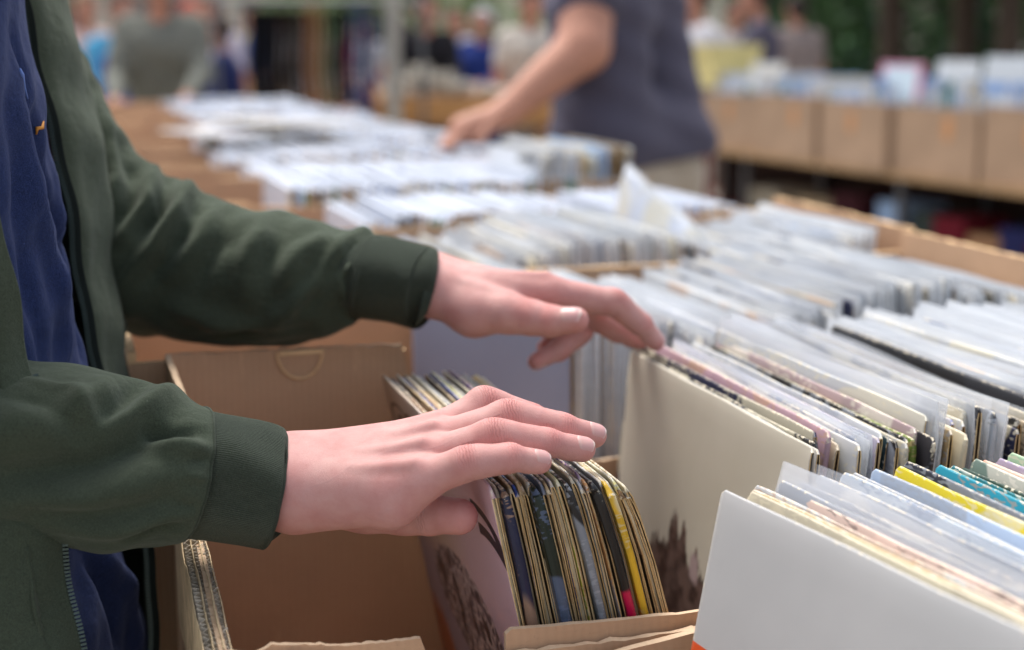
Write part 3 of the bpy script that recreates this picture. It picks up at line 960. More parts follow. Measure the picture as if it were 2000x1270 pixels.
def art_lilac(m, c):
    s = sep(m, c)
    g = m.ramp(m.math('DIVIDE', s[1], .313), [(0.0, S(216, 188, 204)), (0.35, S(206, 184, 196)), (0.62, S(192, 176, 166)), (1.0, S(184, 160, 136))])
    low = m.ramp(m.math('MULTIPLY', s[2], -3.2), [(0.34, 0.0), (0.46, 1.0)])
    col = m.mix(m.math('MULTIPLY', low, .8), g, S(128, 130, 166))
    # brown swirls near the far top, dark curls near the thumb, grey shape, orange glow low down
    for (y, z, a, b, w) in ((.262, -.028, .034, .012, .10), (.255, -.030, .018, .007, .16)):
        col = m.mix(stroke(m, c, y, z, a, b, w), col, S(84, 58, 40))
    col = m.mix(disc(m, c, .228, -.024, .018, .012, .1, .4), col, S(104, 76, 50))
    for (y, z, a, b, w) in ((.046, -.046, .040, .016, .16), (.036, -.078, .058, .034, .10)):
        col = m.mix(stroke(m, c, y, z, a, b, w, (z, y + .02)), col, S(32, 36, 58))
    fig = disc(m, c, .15, -.150, .105, .045, .08, .5, 22)
    det = m.ramp(m.noise(m.coord('Object', (1, 1, 1)), 46, 2, .5), [(0.36, S(52, 46, 56)), (0.46, S(96, 90, 104)), (0.52, S(188, 178, 184)), (0.56, S(84, 78, 90)), (0.66, S(40, 36, 46))])
    col = m.mix(fig, col, det)
    col = m.mix(disc(m, c, .29, -.235, .05, .05, .3, .6), col, S(150, 84, 52))
    return col
def art_cream(m, c):
    col = m.ramp(m.noise(c, 7, 3), [(0.3, S(190, 184, 168)), (0.7, S(202, 196, 182))])
    s = sep(m, c)
    prof = m.math('ADD', m.math('MULTIPLY', m.math('ABSOLUTE', m.math('SUBTRACT', s[1], .188)), -.55), m.math('MULTIPLY', m.math('SUBTRACT', m.noise(m.coord('Object', (1, 1, .25)), 48, 4, .7), .5), .11))
    k = m.math('SUBTRACT', m.math('ADD', prof, -.108), s[2])
    a = m.math('MULTIPLY', m.ramp(m.math('MULTIPLY', k, 60), [(0.0, 0.0), (0.35, 1.0)]), m.ramp(m.math('ADD', s[1], m.math('MULTIPLY', m.noise(c, 40, 3), .03)), [(0.115, 0.0), (0.125, 1.0)]))
    col = m.mix(a, col, m.ramp(m.noise(c, 70, 4), [(0.4, S(58, 42, 40)), (0.6, S(104, 84, 78))]))
    col = m.mix(disc(m, c, .245, -.195, .035, .045, .2, .6, 20), col, S(208, 158, 130))
    col = m.mix(disc(m, c, .152, -.135, .010, .014, .4, 1.4, 60), col, S(170, 150, 150))
    return col
def art_white(m, c):
    col = m.ramp(m.noise(c, 5, 4), [(0.3, S(176, 177, 178)), (0.7, S(190, 190, 190))])
    col = m.mix(stroke(m, c, .20, -.36, .20, .25, .012), col, S(190, 190, 190))
    s = sep(m, c)
    k = m.ramp(m.math('ADD', m.math('MULTIPLY', s[1], .9), m.math('MULTIPLY', s[2], 1.0)), [(0.192, 1.0), (0.197, 0.0)])
    lowz = m.math('LESS_THAN', s[2], -.0925)
    far = m.math('GREATER_THAN', s[1], .27)
    col = m.mix(m.math('MULTIPLY', m.math('MULTIPLY', k, lowz), far), col, S(216, 84, 40))
    return col
ALB = [art_mat('lilac_cover_print', art_lilac), art_mat('cream_cover_print', art_cream), art_mat('plain_white_cover', art_white)]

def seqlabel(col, i, where):
    return '%s record sleeve, %s' % (col, where % i)
P_ = lambda i: ['first', 'second', 'third', 'fourth', 'fifth', 'sixth', 'seventh', 'eighth', 'ninth', 'tenth', 'eleventh', 'twelfth', 'thirteenth', 'fourteenth', 'fifteenth', 'sixteenth', 'seventeenth', 'eighteenth', 'nineteenth', 'twentieth'][i] if i < 20 else ['twenty-first', 'twenty-second', 'twenty-third', 'twenty-fourth', 'twenty-fifth', 'twenty-sixth', 'twenty-seventh', 'twenty-eighth', 'twenty-ninth', 'thirtieth', 'thirty-first', 'thirty-second', 'thirty-third', 'thirty-fourth', 'thirty-fifth', 'thirty-sixth', 'thirty-seventh', 'thirty-eighth', 'thirty-ninth', 'fortieth', 'forty-first', 'forty-second', 'forty-third', 'forty-fourth', 'forty-fifth', 'forty-sixth', 'forty-seventh', 'forty-eighth', 'forty-ninth', 'fiftieth', 'fifty-first', 'fifty-second', 'fifty-third', 'fifty-fourth', 'fifty-fifth'][i - 20]

def art_crimson(m, c):
    s = sep(m, c)
    k = m.ramp(m.math('ADD', m.math('MULTIPLY', s[2], -8.0), m.math('MULTIPLY', m.noise(c, 60, 2), .06)), [(0.62, 0.0), (0.635, 1.0)])
    return m.mix(k, S(26, 26, 28), S(196, 18, 72))
CRIM = art_mat('black_and_crimson_cover', art_crimson)
# (name, colour, step to the next, how far it stands out towards us)
stack = [('pale lilac', WHITE, .0044, 0), ('worn cream', CREAM, .0036, .002), ('dark navy', NAVY, .0060, -.006), ('tan', TAN, .0036, .0), ('royal blue', T(58, 92, 178), .0036, .001), ('pale tan', T(206, 182, 140), .0036, .0), ('tan and cream', TAN, .0036, .001), ('cream', CREAM, .0040, 0),
         ('dark green', T(24, 38, 30), .0068, -.008), ('cream white', WHITE, .0036, .0), ('tan', TAN, .0036, .001), ('bright blue', T(52, 90, 190), .0036, .003), ('yellow green', T(190, 190, 70), .0040, -.001), ('off white', WHITE, .0036, 0),
         ('charcoal', T(38, 36, 38), .0060, -.006), ('pale cream', CREAM, .0036, .001), ('worn white', WHITE, .0036, 0), ('purple', T(96, 50, 130), .0036, .004), ('orange tan', T(206, 150, 96), .0040, -.002),
         ('black and crimson', T(190, 22, 74), .0080, -.005), ('off white', WHITE, .0036, .001), ('golden yellow', T(222, 178, 50), .0048, -.004), ('cream', CREAM, .0036, 0), ('pale yellow', T(222, 212, 140), .0036, .001), ('brown', T(120, 92, 64), .0040, -.002), ('dull tan', T(168, 144, 110), .0036, 0), ('worn grey', T(150, 140, 126), .0036, 0)]
SPN = ('dark navy', 'dark green', 'charcoal', 'black and crimson', 'golden yellow')
x = .232
grp = 'record sleeves leaning under the near hand'
for i, (nm, col, step, dy) in enumerate(stack):
    f = i / (len(stack) - 1)
    mats = [ALB[0], BOARD, INNER, HOLLOW_SHADE] if i == 0 else ([CRIM, BOARD, INNER, HOLLOW_SHADE] if nm == 'black and crimson' else None)
    me = sleeve_mesh('record_sleeve', (.0058 if step > .0065 else .0048 if step > .0045 else .0032), 5 if i == 0 else 300 + i, mats=mats, warp=.0008 if i == 0 else .0011, worn=.8, spine=nm in SPN, bend=.001 + .013 * f ** 1.5)
    lab = 'pale lilac sleeve with dark curls and a grey figure, first of the leaning stack' if i == 0 else '%s record sleeve, %s of the leaning stack counted from its lilac front cover' % (nm, P_(i))
    record(x + .006 * f ** 1.5, .783 + dy + random.uniform(-.001, .0015), TZ + .006 + .313 * math.cos(.215) + random.uniform(-.003, .001) - .008 * max(0, f - .80) / .2, -.195 - .010 * f, random.uniform(-.004, .004), col, label=lab, group=grp, mesh=me)
    x += step * .86

mid = [('large cream', CREAM, 0), ('pale grey', T(190, 186, 178), 0), ('black', BLACK, 0), ('navy', NAVY, 0), ('grey', T(140, 140, 146), 0), ('dusty pink', T(190, 156, 166), 0), ('pale tan', T(205, 190, 165), 0), ('cream', CREAM, 0),
       ('cool white', WHITE, 1), ('grey blue', T(120, 130, 150), 1), ('white', WHITE, 1), ('lilac grey', T(190, 180, 196), 0), ('white', WHITE, 0), ('dark teal', T(30, 52, 58), 0), ('black', BLACK, 0), ('cream', CREAM, 0), ('black', BLACK, 0),
       ('olive green', T(120, 138, 60), 0), ('pinkish grey', T(180, 156, 158), 0), ('dark grey', T(56, 54, 58), 0), ('white', WHITE, 2), ('pale grey', T(176, 180, 186), 2), ('tan', TAN, 0), ('tan', TAN, 0), ('pale tan', T(206, 186, 150), 0), ('bright blue', T(30, 84, 180), 0), ('red', T(190, 60, 56), 0), ('white', WHITE, 0),
       ('cream', CREAM, 2), ('charcoal', T(60, 62, 68), 2), ('dark grey', T(74, 76, 82), 1), ('light grey', T(176, 182, 190), 2), ('black', BLACK, 0), ('mint green', T(176, 206, 190), 1), ('cream', CREAM, 0), ('dark navy', NAVY, 0), ('black', BLACK, 0), ('beige', T(196, 178, 150), 0), ('cream', CREAM, 1), ('dark grey', T(52, 52, 60), 0)]
x = .446
grp = 'record sleeves behind the cream cover'
for i, (nm, col, cv) in enumerate(mid):
    f = i / len(mid)
    me = sleeve_mesh('record_sleeve', .0034, 6, mats=[ALB[1], BOARD, INNER, HOLLOW_SHADE]) if i == 0 else None
    lab = 'large cream record cover with brown mountain shapes, standing between the two hands' if i == 0 else '%s record sleeve%s, %s behind the cream cover' % (nm, (' in a clear plastic cover' if cv else ''), P_(i - 1))
    dy = random.uniform(-.006, .010) + (.020 if i in (3, 4, 5, 6, 7) else 0) + .012 * (i > 24)
    record(x, .786 + dy, TZ + .006 + .3125 + random.uniform(-.006, .002) + (.012 if cv == 2 else 0), .075 + random.uniform(-.01, .01), random.uniform(-.02, .02), col, cover=cv, label=lab, group=grp, mesh=me)
    x += .0050 if cv else .0046
xe = x
# the part of the same box further right: sleeves in milky covers, a black one in front
grp = 'milky covered sleeves at the right end of the browsed box'
i = 0
x = xe + .012
while x < .985:
    col = BLACK if i == 0 else random.choice([WHITE, WHITE, T(190, 196, 206), T(150, 160, 180), CREAM, NAVY])
    record(x, .80 + random.uniform(-.01, .01), 1.056 + (-.002 if i == 0 else random.uniform(-.004, .008)), .09 + random.uniform(-.015, .015), random.uniform(-.02, .02), col, cover=0 if i == 0 else 1, lod=1,
           label='black record sleeve, the first before the milky covered ones at the right' if i == 0 else 'record sleeve in a milky plastic cover, right end of the browsed box', group=grp)
    x += .0062 + (.001 if i == 0 else 0); i += 1

# the near box at the right
front = [('plain white', WHITE, 0, 0), ('cream', CREAM, 0, 0), ('tan', T(214, 190, 150), 0, 0), ('white', WHITE, 0, 0), ('white and orange', T(226, 200, 186), 0, .0), ('pale grey', T(176, 178, 182), 2, .003), ('slate grey', T(118, 122, 134), 0, .002), ('dark plum', T(66, 58, 78), 0, 0),
         ('silver grey', T(172, 176, 184), 1, .006), ('pale grey', T(196, 200, 204), 0, .002), ('navy', T(44, 50, 74), 0, 0), ('pale blue grey', T(184, 194, 206), 0, .006), ('white', WHITE, 0, .002), ('light grey', T(190, 196, 204), 0, 0), ('pale blue', T(178, 196, 220), 0, .006), ('dark grey', T(70, 74, 84), 0, 0),
         ('yellow', T(226, 206, 52), 0, .006), ('grey lilac', T(150, 146, 170), 0, 0), ('dark slate', T(58, 62, 76), 0, .006), ('red brown', T(120, 66, 62), 0, 0), ('pale blue', T(160, 184, 204), 0, 0), ('turquoise', T(50, 160, 182), 0, .004), ('lime', T(170, 196, 110), 0, 0), ('dark green', T(48, 74, 62), 0, .002), ('teal', T(36, 120, 132), 0, 0),
         ('grey green', T(110, 130, 120), 0, .004), ('cream', CREAM, 0, 0), ('orange', T(220, 130, 90), 0, .004), ('olive yellow', T(170, 150, 50), 0, 0), ('coral', T(222, 120, 104), 0, .0), ('lilac', T(180, 166, 190), 0, .004), ('pale green', T(176, 206, 168), 0, .006), ('tan', TAN, 0, 0), ('mint', T(150, 196, 160), 0, .008), ('black', BLACK, 0, 0), ('navy', NAVY, 0, .006),
         ('white', WHITE, 0, .004), ('crimson', T(176, 40, 70), 0, .006), ('pink', T(224, 150, 160), 0, .004), ('dark blue', T(40, 56, 100), 0, 0), ('cream', CREAM, 0, .004), ('grey', T(150, 150, 150), 0, 0)]
x = .405
grp = 'record sleeves in the box at the lower right'
for i, (nm, col, cv, dz) in enumerate(front):
    f = i / len(front)
    me = sleeve_mesh('record_sleeve', .0034, 8, mats=[ALB[2], BOARD, INNER, HOLLOW_SHADE], warp=.0006) if i == 0 else None
    yaw = .165 if i == 0 else (.15 * (1 - f * 1.6) if f < .6 else .005) + random.uniform(-.012, .012)
    lab = 'large plain white record cover with faint creases, front of the lower right box' if i == 0 else '%s record sleeve%s, %s behind the plain white front cover' % (nm, (' in plastic' if cv else ''), P_(i - 1))
    record(x, (.413 if i == 0 else .421 + random.uniform(-.008, .006)), TZ + .006 + .313 * math.cos(.19) + dz + (.004 if i == 0 else 0), .195 - .08 * f if i else .20, yaw, col, cover=(2 if (cv == 2) else cv), label=lab, group=grp, mesh=me)
    x += .0047 if i else .0115

# rows two and three: nearly all in milky covers
def row(k, x0, x1, n, grp, lab):
    yb = .758 + PIT * k + .024
    for i in range(n):
        f = i / (n - 1)
        x = x0 + (x1 - x0) * f
        c = random.random()
        col = WHITE if c < .50 else random.choice([T(190, 198, 210), T(200, 204, 212), CREAM, T(180, 170, 150), NAVY, T(70, 66, 62), T(150, 165, 190)])
        yaw = .24 * max(0, 1 - f * 5) + random.uniform(-.02, .02)
        m0 = sleeve_mesh('record_sleeve', .0036, 160, lod=1, mats=[simple('grey_blue_cover', T(134, 144, 170), .45, .10, 5), BOARD, INNER, HOLLOW_SHADE]) if (k == 1 and i == 0) else None
        record(x, yb + random.uniform(-.006, .016), 1.054 + random.uniform(-.006, .006) + .018 * math.sin(f * 9 + k * 2) , (-.02 if f < .1 else .10 * math.sin(f * 5 + k)) + random.uniform(-.018, .018), yaw, col, cover=0 if (i == 0 or random.random() > .93) else 1, lod=1, label=('plain grey blue record cover, first in the second box, behind the far hand' if m0 else lab), group=(None if m0 else grp), mesh=m0)
row(1, .425, .985, 66, 'milky covered sleeves in the second box', 'record sleeve in a milky plastic cover, packed in the second box of the long table')
row(2, .38, .985, 60, 'milky covered sleeves in the third box', 'record sleeve in a milky plastic cover, packed in the third box of the long table')
# the rest of the rows, beyond the three hundred nearest: one mass of sleeves
WHT = simple('milky_sleeve_tops', S(196, 202, 214), .35, .12, 8, 0, 100, .5)
EDG = [simple('far_edge_tan', S(176, 148, 110), .85), simple('far_edge_dark', S(50, 48, 52), .8), simple('far_edge_cream', S(208, 196, 170), .8), simple('far_edge_green', S(80, 130, 90), .7), simple('far_edge_blue', S(140, 160, 200), .5)]
mb = MB()
rr = random.Random(4)
for k in range(3, NROW):
    yb = .758 + PIT * k + .022
    x = (.33 + .02 * math.sin(k * 1.7)) if k < 8 else .42
    if k == 3: x = .39
    grp_edge = 0
    base = rr.uniform(-.01, .01); gl = .01
    while x < .985:
        if rr.random() < .08: grp_edge = rr.choice([0, 0, 1, 2, 2, 3, 4]); base = rr.uniform(-.007, .008); gl = rr.uniform(-.005, .03)
        t = rr.uniform(.004, .008)
        z = 1.058 + base + rr.uniform(-.005, .005)
        lx = gl + rr.uniform(-.003, .003)
        y0 = yb + rr.uniform(-.004, .006); y1 = y0 + .315
        vs = [(x + lx, y0, z), (x + lx + t, y0, z), (x + lx + t, y1, z), (x + lx, y1, z), (x, y0, .74), (x + t, y0, .74), (x + t, y1, .74), (x, y1, .74)]
        b = mb.add(vs, [(0, 1, 2, 3)], 0)
        e = 1 + (grp_edge if rr.random() < .6 else rr.randrange(5))
        for f in ((4, 5, 1, 0),):
            mb.f.append([b + q for q in f]); mb.m.append(e)
        for f in ((5, 6, 2, 1), (6, 7, 3, 2), (7, 4, 0, 3)):
            mb.f.append([b + q for q in f]); mb.m.append(0)
        x += t + rr.uniform(.001, .004)
o = mb.build('record_sleeves', [WHT] + EDG)
tag(o, 'rows of pale plastic covered record sleeves filling the far boxes of the long table', 'records', kind='stuff')
# single sleeves lying about on the rows
record(.62, 3.55, 1.098, math.pi / 2 - .03, .35, T(150, 152, 164), lod=1, label='grey record sleeve lying flat on top of the far rows', group='loose sleeves on the rows')
record(.74, 3.60, 1.106, math.pi / 2 + .02, .30, T(176, 178, 188), lod=1, label='pale grey sleeve lying flat beside a darker one on the far rows', group='loose sleeves on the rows')
# ------------------------------------------------------------------ the browser: hands, jacket, shirt
GREEN = (0.047, 0.060, 0.041)
JACKET = fabric('dark_green_jersey', GREEN, 1500, .35)
CUFF = fabric('ribbed_dark_green', (0.046, 0.059, 0.041), 1500, .5, rib=62)
NAVYJ = fabric('navy_jersey', (0.016, 0.027, 0.086), 1700, .35, heather=.3)
ZIP = simple('zip_teeth', S(64, 78, 73), .4, .1, 40, 0, 100, .6, Metallic=.5)
TAPE = simple('zip_tape', S(22, 30, 27), .9, .2, 60)
JEANS = fabric('dark_trousers', (0.03, 0.032, 0.04), 900, .2)

def catmull(P, n):
    P = np.asarray(P, float)
    k = len(P)
    Q = np.vstack([2 * P[0] - P[1], P, 2 * P[-1] - P[-2]])
    t = np.linspace(0, k - 1 - 1e-9, n)
    i = t.astype(int); f = (t - i)[:, None]
    p0, p1, p2, p3 = Q[i], Q[i + 1], Q[i + 2], Q[i + 3]
    return .5 * (2 * p1 + (p2 - p0) * f + (2 * p0 - 5 * p1 + 4 * p2 - p3) * f ** 2 + (3 * p1 - p0 - 3 * p2 + p3) * f ** 3)

def grid_normals(G, closed):
    a = np.gradient(G, axis=0)
    if closed: b = (np.roll(G, -1, 1) - np.roll(G, 1, 1))
    else: b = np.gradient(G, axis=1)
    n = np.cross(a, b)
    return n / np.maximum(np.linalg.norm(n, axis=2, keepdims=True), 1e-12)

def px_of(G):
    q = G - CAM
    d = q @ FW
    return 1000 + FPX * (q @ RT) / d, 635 - FPX * (q @ UP) / d, d

def pin(G, Nn, uv):
    """the point of the cloth that lies nearest the sight line of a photo point, camera side"""
    U_, V_, D_ = px_of(G)
    facing = ((CAM - G) * Nn).sum(2) > 0
    c = (U_ - uv[0]) ** 2 + (V_ - uv[1]) ** 2 + np.where(facing, 0, 1e7)
    k = np.unravel_index(np.argmin(c), c.shape)
    return G[k]

def folds(G, closed, lst, noise=.0010, seed=0):
    Nn = grid_normals(G, closed)
    c = G.mean((0, 1))
    if closed and ((G - G.mean(1, keepdims=True)) * Nn).sum() < 0: Nn = -Nn
    if not closed and ((CAM - G) * Nn).sum() < 0: Nn = -Nn
    D = np.zeros(G.shape[:2])
    for amp, w, pts in lst:
        w = w * .80
        P = [pin(G, Nn, q) for q in pts]
        best = np.full(G.shape[:2], 9.0)
        tt = np.zeros(G.shape[:2])
        L = len(P) - 1
        for i in range(L):
            a, b = P[i], P[i + 1]
            ab = b - a; l2 = max(ab @ ab, 1e-9)
            t = np.clip(((G - a) @ ab) / l2, 0, 1)
            d = np.linalg.norm(G - a - t[..., None] * ab, axis=2)
            m = d < best
            best = np.where(m, d, best); tt = np.where(m, (i + t) / L, tt)
        prof = 1.45 * np.exp(-(best / w) ** 2) - .30 * np.exp(-((best - 1.9 * w) / w) ** 2)
        D += amp * prof * (.35 + .65 * np.sin(np.pi * np.clip(tt, .0, 1.0)) ** .6)
    r = np.random.RandomState(seed)
    for _ in range(14):
        k = r.normal(size=3) * r.uniform(25, 90); ph = r.uniform(0, 6)
        D += noise * .35 * np.sin(G @ k + ph)
    return G + Nn * D[..., None], Nn

def sleeve_loft(secs, n=220, m=144, power=2.0):
    """secs: rows of (top point, bottom point, half depth, bulge of the near side along the arm)"""
    A = catmull([s[0] for s in secs], n); B = catmull([s[1] for s in secs], n)
    RD = catmull([[s[2], s[3], 0] for s in secs], n)
    C = (A + B) / 2
    G = np.zeros((n, m, 3))
    T = np.gradient(C, axis=0)
    for i in range(n):
        t = unit(T[i]); upv = (A[i] - B[i]) / 2
        dv = np.cross(t, unit(upv)); dv = unit(dv)
        if dv @ FW > 0: dv = -dv                       # towards the camera
        for j in range(m):
            th = 2 * math.pi * j / m
            c, s_ = math.cos(th), math.sin(th)
            G[i, j] = C[i] + upv * c + dv * (s_ * RD[i, 0]) + t * (RD[i, 1] * s_)
    return G

def cloth_obj(name, G, closed, mats, parent, uvs=True, thick=0.0, cap_in=0.0, mi=0):
    n, m = G.shape[:2]
    mb = MB()
    mb.grid(G, mi, closed_u=closed)
    me = bpy.data.meshes.new(name)
    me.from_pydata(mb.v, [], mb.f)
    for q in mats: me.materials.append(q)
    me.polygons.foreach_set('use_smooth', [True] * len(mb.f))
    uvl = me.uv_layers.new(name='UVMap')
    uv = []
    mm = m if closed else m - 1
    for i in range(n - 1):
        for j in range(mm):
            uv += [j / mm, i / (n - 1), (j + 1) / mm, i / (n - 1), (j + 1) / mm, (i + 1) / (n - 1), j / mm, (i + 1) / (n - 1)]
    uvl.data.foreach_set('uv', uv)
    me.update()
    o = link(name, me, parent)
    if thick:
        md = o.modifiers.new('thickness', 'SOLIDIFY'); md.thickness = thick; md.offset = 0
    return o

def px_sec(ut, vt, ub, vb, d, rd, bulge=0.0, dt=0.0):
    return (at(ut, vt, d + dt), at(ub, vb, d - dt), rd, bulge)

def person_hands():
    root = None
    for H_, h, nm in ((NEAR, .00105, 'near'), (FAR, .0013, 'far')):
        allp = [q for a, b, r1, r2 in H_.palm for q in (a - .04, a + .04, b - .03, b + .03)] + [q for f in H_.fingers for p in f['pts'] for q in (p - .02, p + .02)]
        allp = np.array(allp)
        V, Fq, Nn = surface(H_, allp.min(0), allp.max(0), h)
        red, wr, ws = H_.attributes(V, Nn)
        yield V, Fq, red, wr, ws

# the rest of the body under the clothes, and the head above the picture
NECK = np.array([-.125, 1.02, 1.47])
HEAD = np.array([-.07, 1.02, 1.66])
def body_fn(P):
    sN, sF = np.array([-.13, .845, 1.41]), np.array([-.12, 1.20, 1.41])
    eN, eF = at(-250, 880, .87), at(215, 470, 1.19)
    d = rcone(P, (-.15, .95, 1.30), (-.15, 1.09, 1.30), .075, .075)
    for a, b, r1, r2 in (((-.15, .95, 1.33), (-.13, .97, .98), .075, .08), ((-.15, 1.09, 1.33), (-.13, 1.07, .98), .075, .08),
                         ((-.12, .96, .92), (-.12, 1.08, .92), .09, .09), (sN, sF, .055, .055), (NECK + (-.01, 0, -.06), NECK + (.02, 0, .08), .062, .056)):
        d = smin(d, rcone(P, a, b, r1, r2), .05)
    for hipy, ft in ((.94, (-.06, .92, .09)), (1.10, (-.08, 1.13, .09))):
        kn = np.array([-.07, hipy, .50])
        d = smin(d, rcone(P, (-.11, hipy, .88), kn, .088, .058), .03)
        d = smin(d, rcone(P, kn, ft, .058, .040), .02)
        d = smin(d, rcone(P, ft - np.array([.02, 0, .045]), ft + np.array([.14, 0, -.055]), .035, .028), .02)
    d = smin(d, smin(rcone(P, sN, eN, .050, .034), rcone(P, eN, (Eu + Er) / 2, .034, .028), .01), .03)
    d = smin(d, smin(rcone(P, sF, eF, .050, .034), rcone(P, eF, Ef, .034, .028), .01), .03)
    # head: skull, face, nose, chin, ears
    h = rcone(P, HEAD + (-.025, 0, .03), HEAD + (.01, 0, .02), .088, .080)
    h = smin(h, rcone(P, HEAD + (.03, 0, -.02), HEAD + (.045, 0, -.085), .060, .034), .03)
    h = smin(h, rcone(P, HEAD + (.083, 0, .010), HEAD + (.103, 0, -.028), .008, .012), .012)
    h = smin(h, rcone(P, HEAD + (.080, -.018, -.058), HEAD + (.080, .018, -.058), .007, .007), .01)
    for sg in (-1, 1):
        h = smin(h, rcone(P, HEAD + (-.005, sg * .080, .012), HEAD + (-.010, sg * .083, -.030), .014, .009), .006)
        h = smin(h, rcone(P, HEAD + (.072, sg * .022, .030), HEAD + (.070, sg * .042, .030), .009, .007), .012)
        h = smax(h, -rcone(P, HEAD + (.092, sg * .030, .008), HEAD + (.090, sg * .034, .008), .010, .010), .01)
    return smin(d, h, .02)

parts_ = list(person_hands())
Vb, Fb, _ = surface(body_fn, (-.35, .65, 0.0), (.30, 1.38, 1.82), .009)
parts_.append((Vb, Fb, np.zeros(len(Vb)), np.zeros(len(Vb)), np.zeros(len(Vb))))
off = 0; VV, FF_, RR, WW, SS = [], [], [], [], []
for V, Fq, r_, w_, s_ in parts_:
    VV.append(V); FF_.append(Fq + off); RR.append(r_); WW.append(w_); SS.append(s_); off += len(V)
me = mesh_from('person', np.vstack(VV), np.vstack(FF_), [SKIN])
set_attr(me, 'red', np.concatenate(RR)); set_attr(me, 'crease', np.concatenate(WW)); set_attr(me, 'along', np.concatenate(SS))
me.materials.append(SKIN)
PERSON = link('person', me)
tag(PERSON, 'person in an open dark green zip jacket and navy shirt, hands on the records', 'person')
for H_ in (NEAR, FAR):
    for f in H_.fingers:
        mb, tp = nail_mesh(H_, f, NAIL)
        q = mb.build('fingernail', NAIL, PERSON, smooth=True)
        set_attr(q.data, 'tip', tp)

# near sleeve
K = px_sec
near_secs = [
    (np.array([-.20, .80, 1.52]), np.array([-.16, .88, 1.30]), .075, 0), (np.array([-.13, .74, 1.44]), np.array([-.27, .84, 1.32]), .075, 0), (np.array([-.06, .74, 1.32]), np.array([-.24, .78, 1.20]), .075, 0), K(-190, 590, -330, 1040, .855, .070), K(-60, 645, -90, 1048, .858, .066), K(40, 700, 20, 1054, .862, .064),
    K(130, 714, 110, 1068, .866, .062), K(228, 734, 212, 1078, .868, .060), K(320, 762, 280, 1072, .870, .056, .004), K(378, 778, 318, 1063, .871, .052, .010),
    K(406, 796, 334, 1052, .872, .047, .013)]
G = sleeve_loft(near_secs, 280, 170)
G, _ = folds(G, True, [
    (-.0085, .016, [(-40, 935), (80, 930), (170, 910), (250, 862), (330, 826)]), (.0060, .018, [(-60, 850), (80, 838), (160, 800), (215, 750)]), (-.0050, .008, [(168, 850), (200, 812), (238, 785), (262, 752)]),
    (.0055, .010, [(180, 862), (240, 822), (300, 786), (350, 768)]), (-.0045, .006, [(292, 826), (330, 842), (385, 846)]), (.0040, .008, [(290, 855), (340, 866), (395, 880)]),
    (.0036, .009, [(150, 1040), (250, 1022), (330, 1000)]), (-.0040, .008, [(60, 1002), (180, 1010), (290, 990), (345, 970)]), (.0035, .012, [(0, 970), (140, 968), (260, 930)]),
    (-.0025, .004, [(352, 1025), (300, 1032), (250, 1050)]), (.0018, .004, [(398, 930), (360, 925)]), (-.0018, .003, [(404, 900), (370, 898)]), (-.002, .004, [(380, 985), (345, 985)]), (.003, .006, [(60, 745), (140, 770), (190, 830)]), (-.003, .007, [(20, 780), (90, 800), (150, 850)])], .0016, 3)
jacket = cloth_obj('jacket', G, True, [JACKET], PERSON)
SEAM = G[-4].copy()
G = sleeve_loft([K(380, 800, 310, 1040, .872, .044, .013), K(402, 799, 330, 1046, .872, .0452, .013), K(416, 804, 344, 1047, .872, .0450, .013), K(470, 816, 400, 1051, .873, .0435, .012), K(524, 829, 460, 1062, .874, .0425, .012),
                 K(550, 838, 500, 1070, .874, .0412, .012), K(557, 846, 509, 1068, .874, .0395, .012), K(556, 852, 508, 1062, .874, .0375, .012), K(530, 850, 480, 1050, .874, .0355, .012), K(480, 840, 440, 1040, .874, .034, .01)], 150, 170)
G, _ = folds(G, True, [(.0016, .012, [(430, 860), (500, 900), (540, 930)]), (-.0012, .010, [(420, 960), (480, 980), (520, 1000)])], .0006, 4)
cloth_obj('cuff', G, True, [CUFF], jacket)
def stitch(line, r=.0006, nm='seam', mat=None):
    mb = MB(); mb.tube(line, r, 6); mb.build(nm, mat or CUFF, jacket, smooth=True)

cl_ = SEAM.mean(0)
stitch([cl_ + (q - cl_) * 1.004 for q in SEAM] + [cl_ + (SEAM[0] - cl_) * 1.004], .0009, 'seam', CUFF)
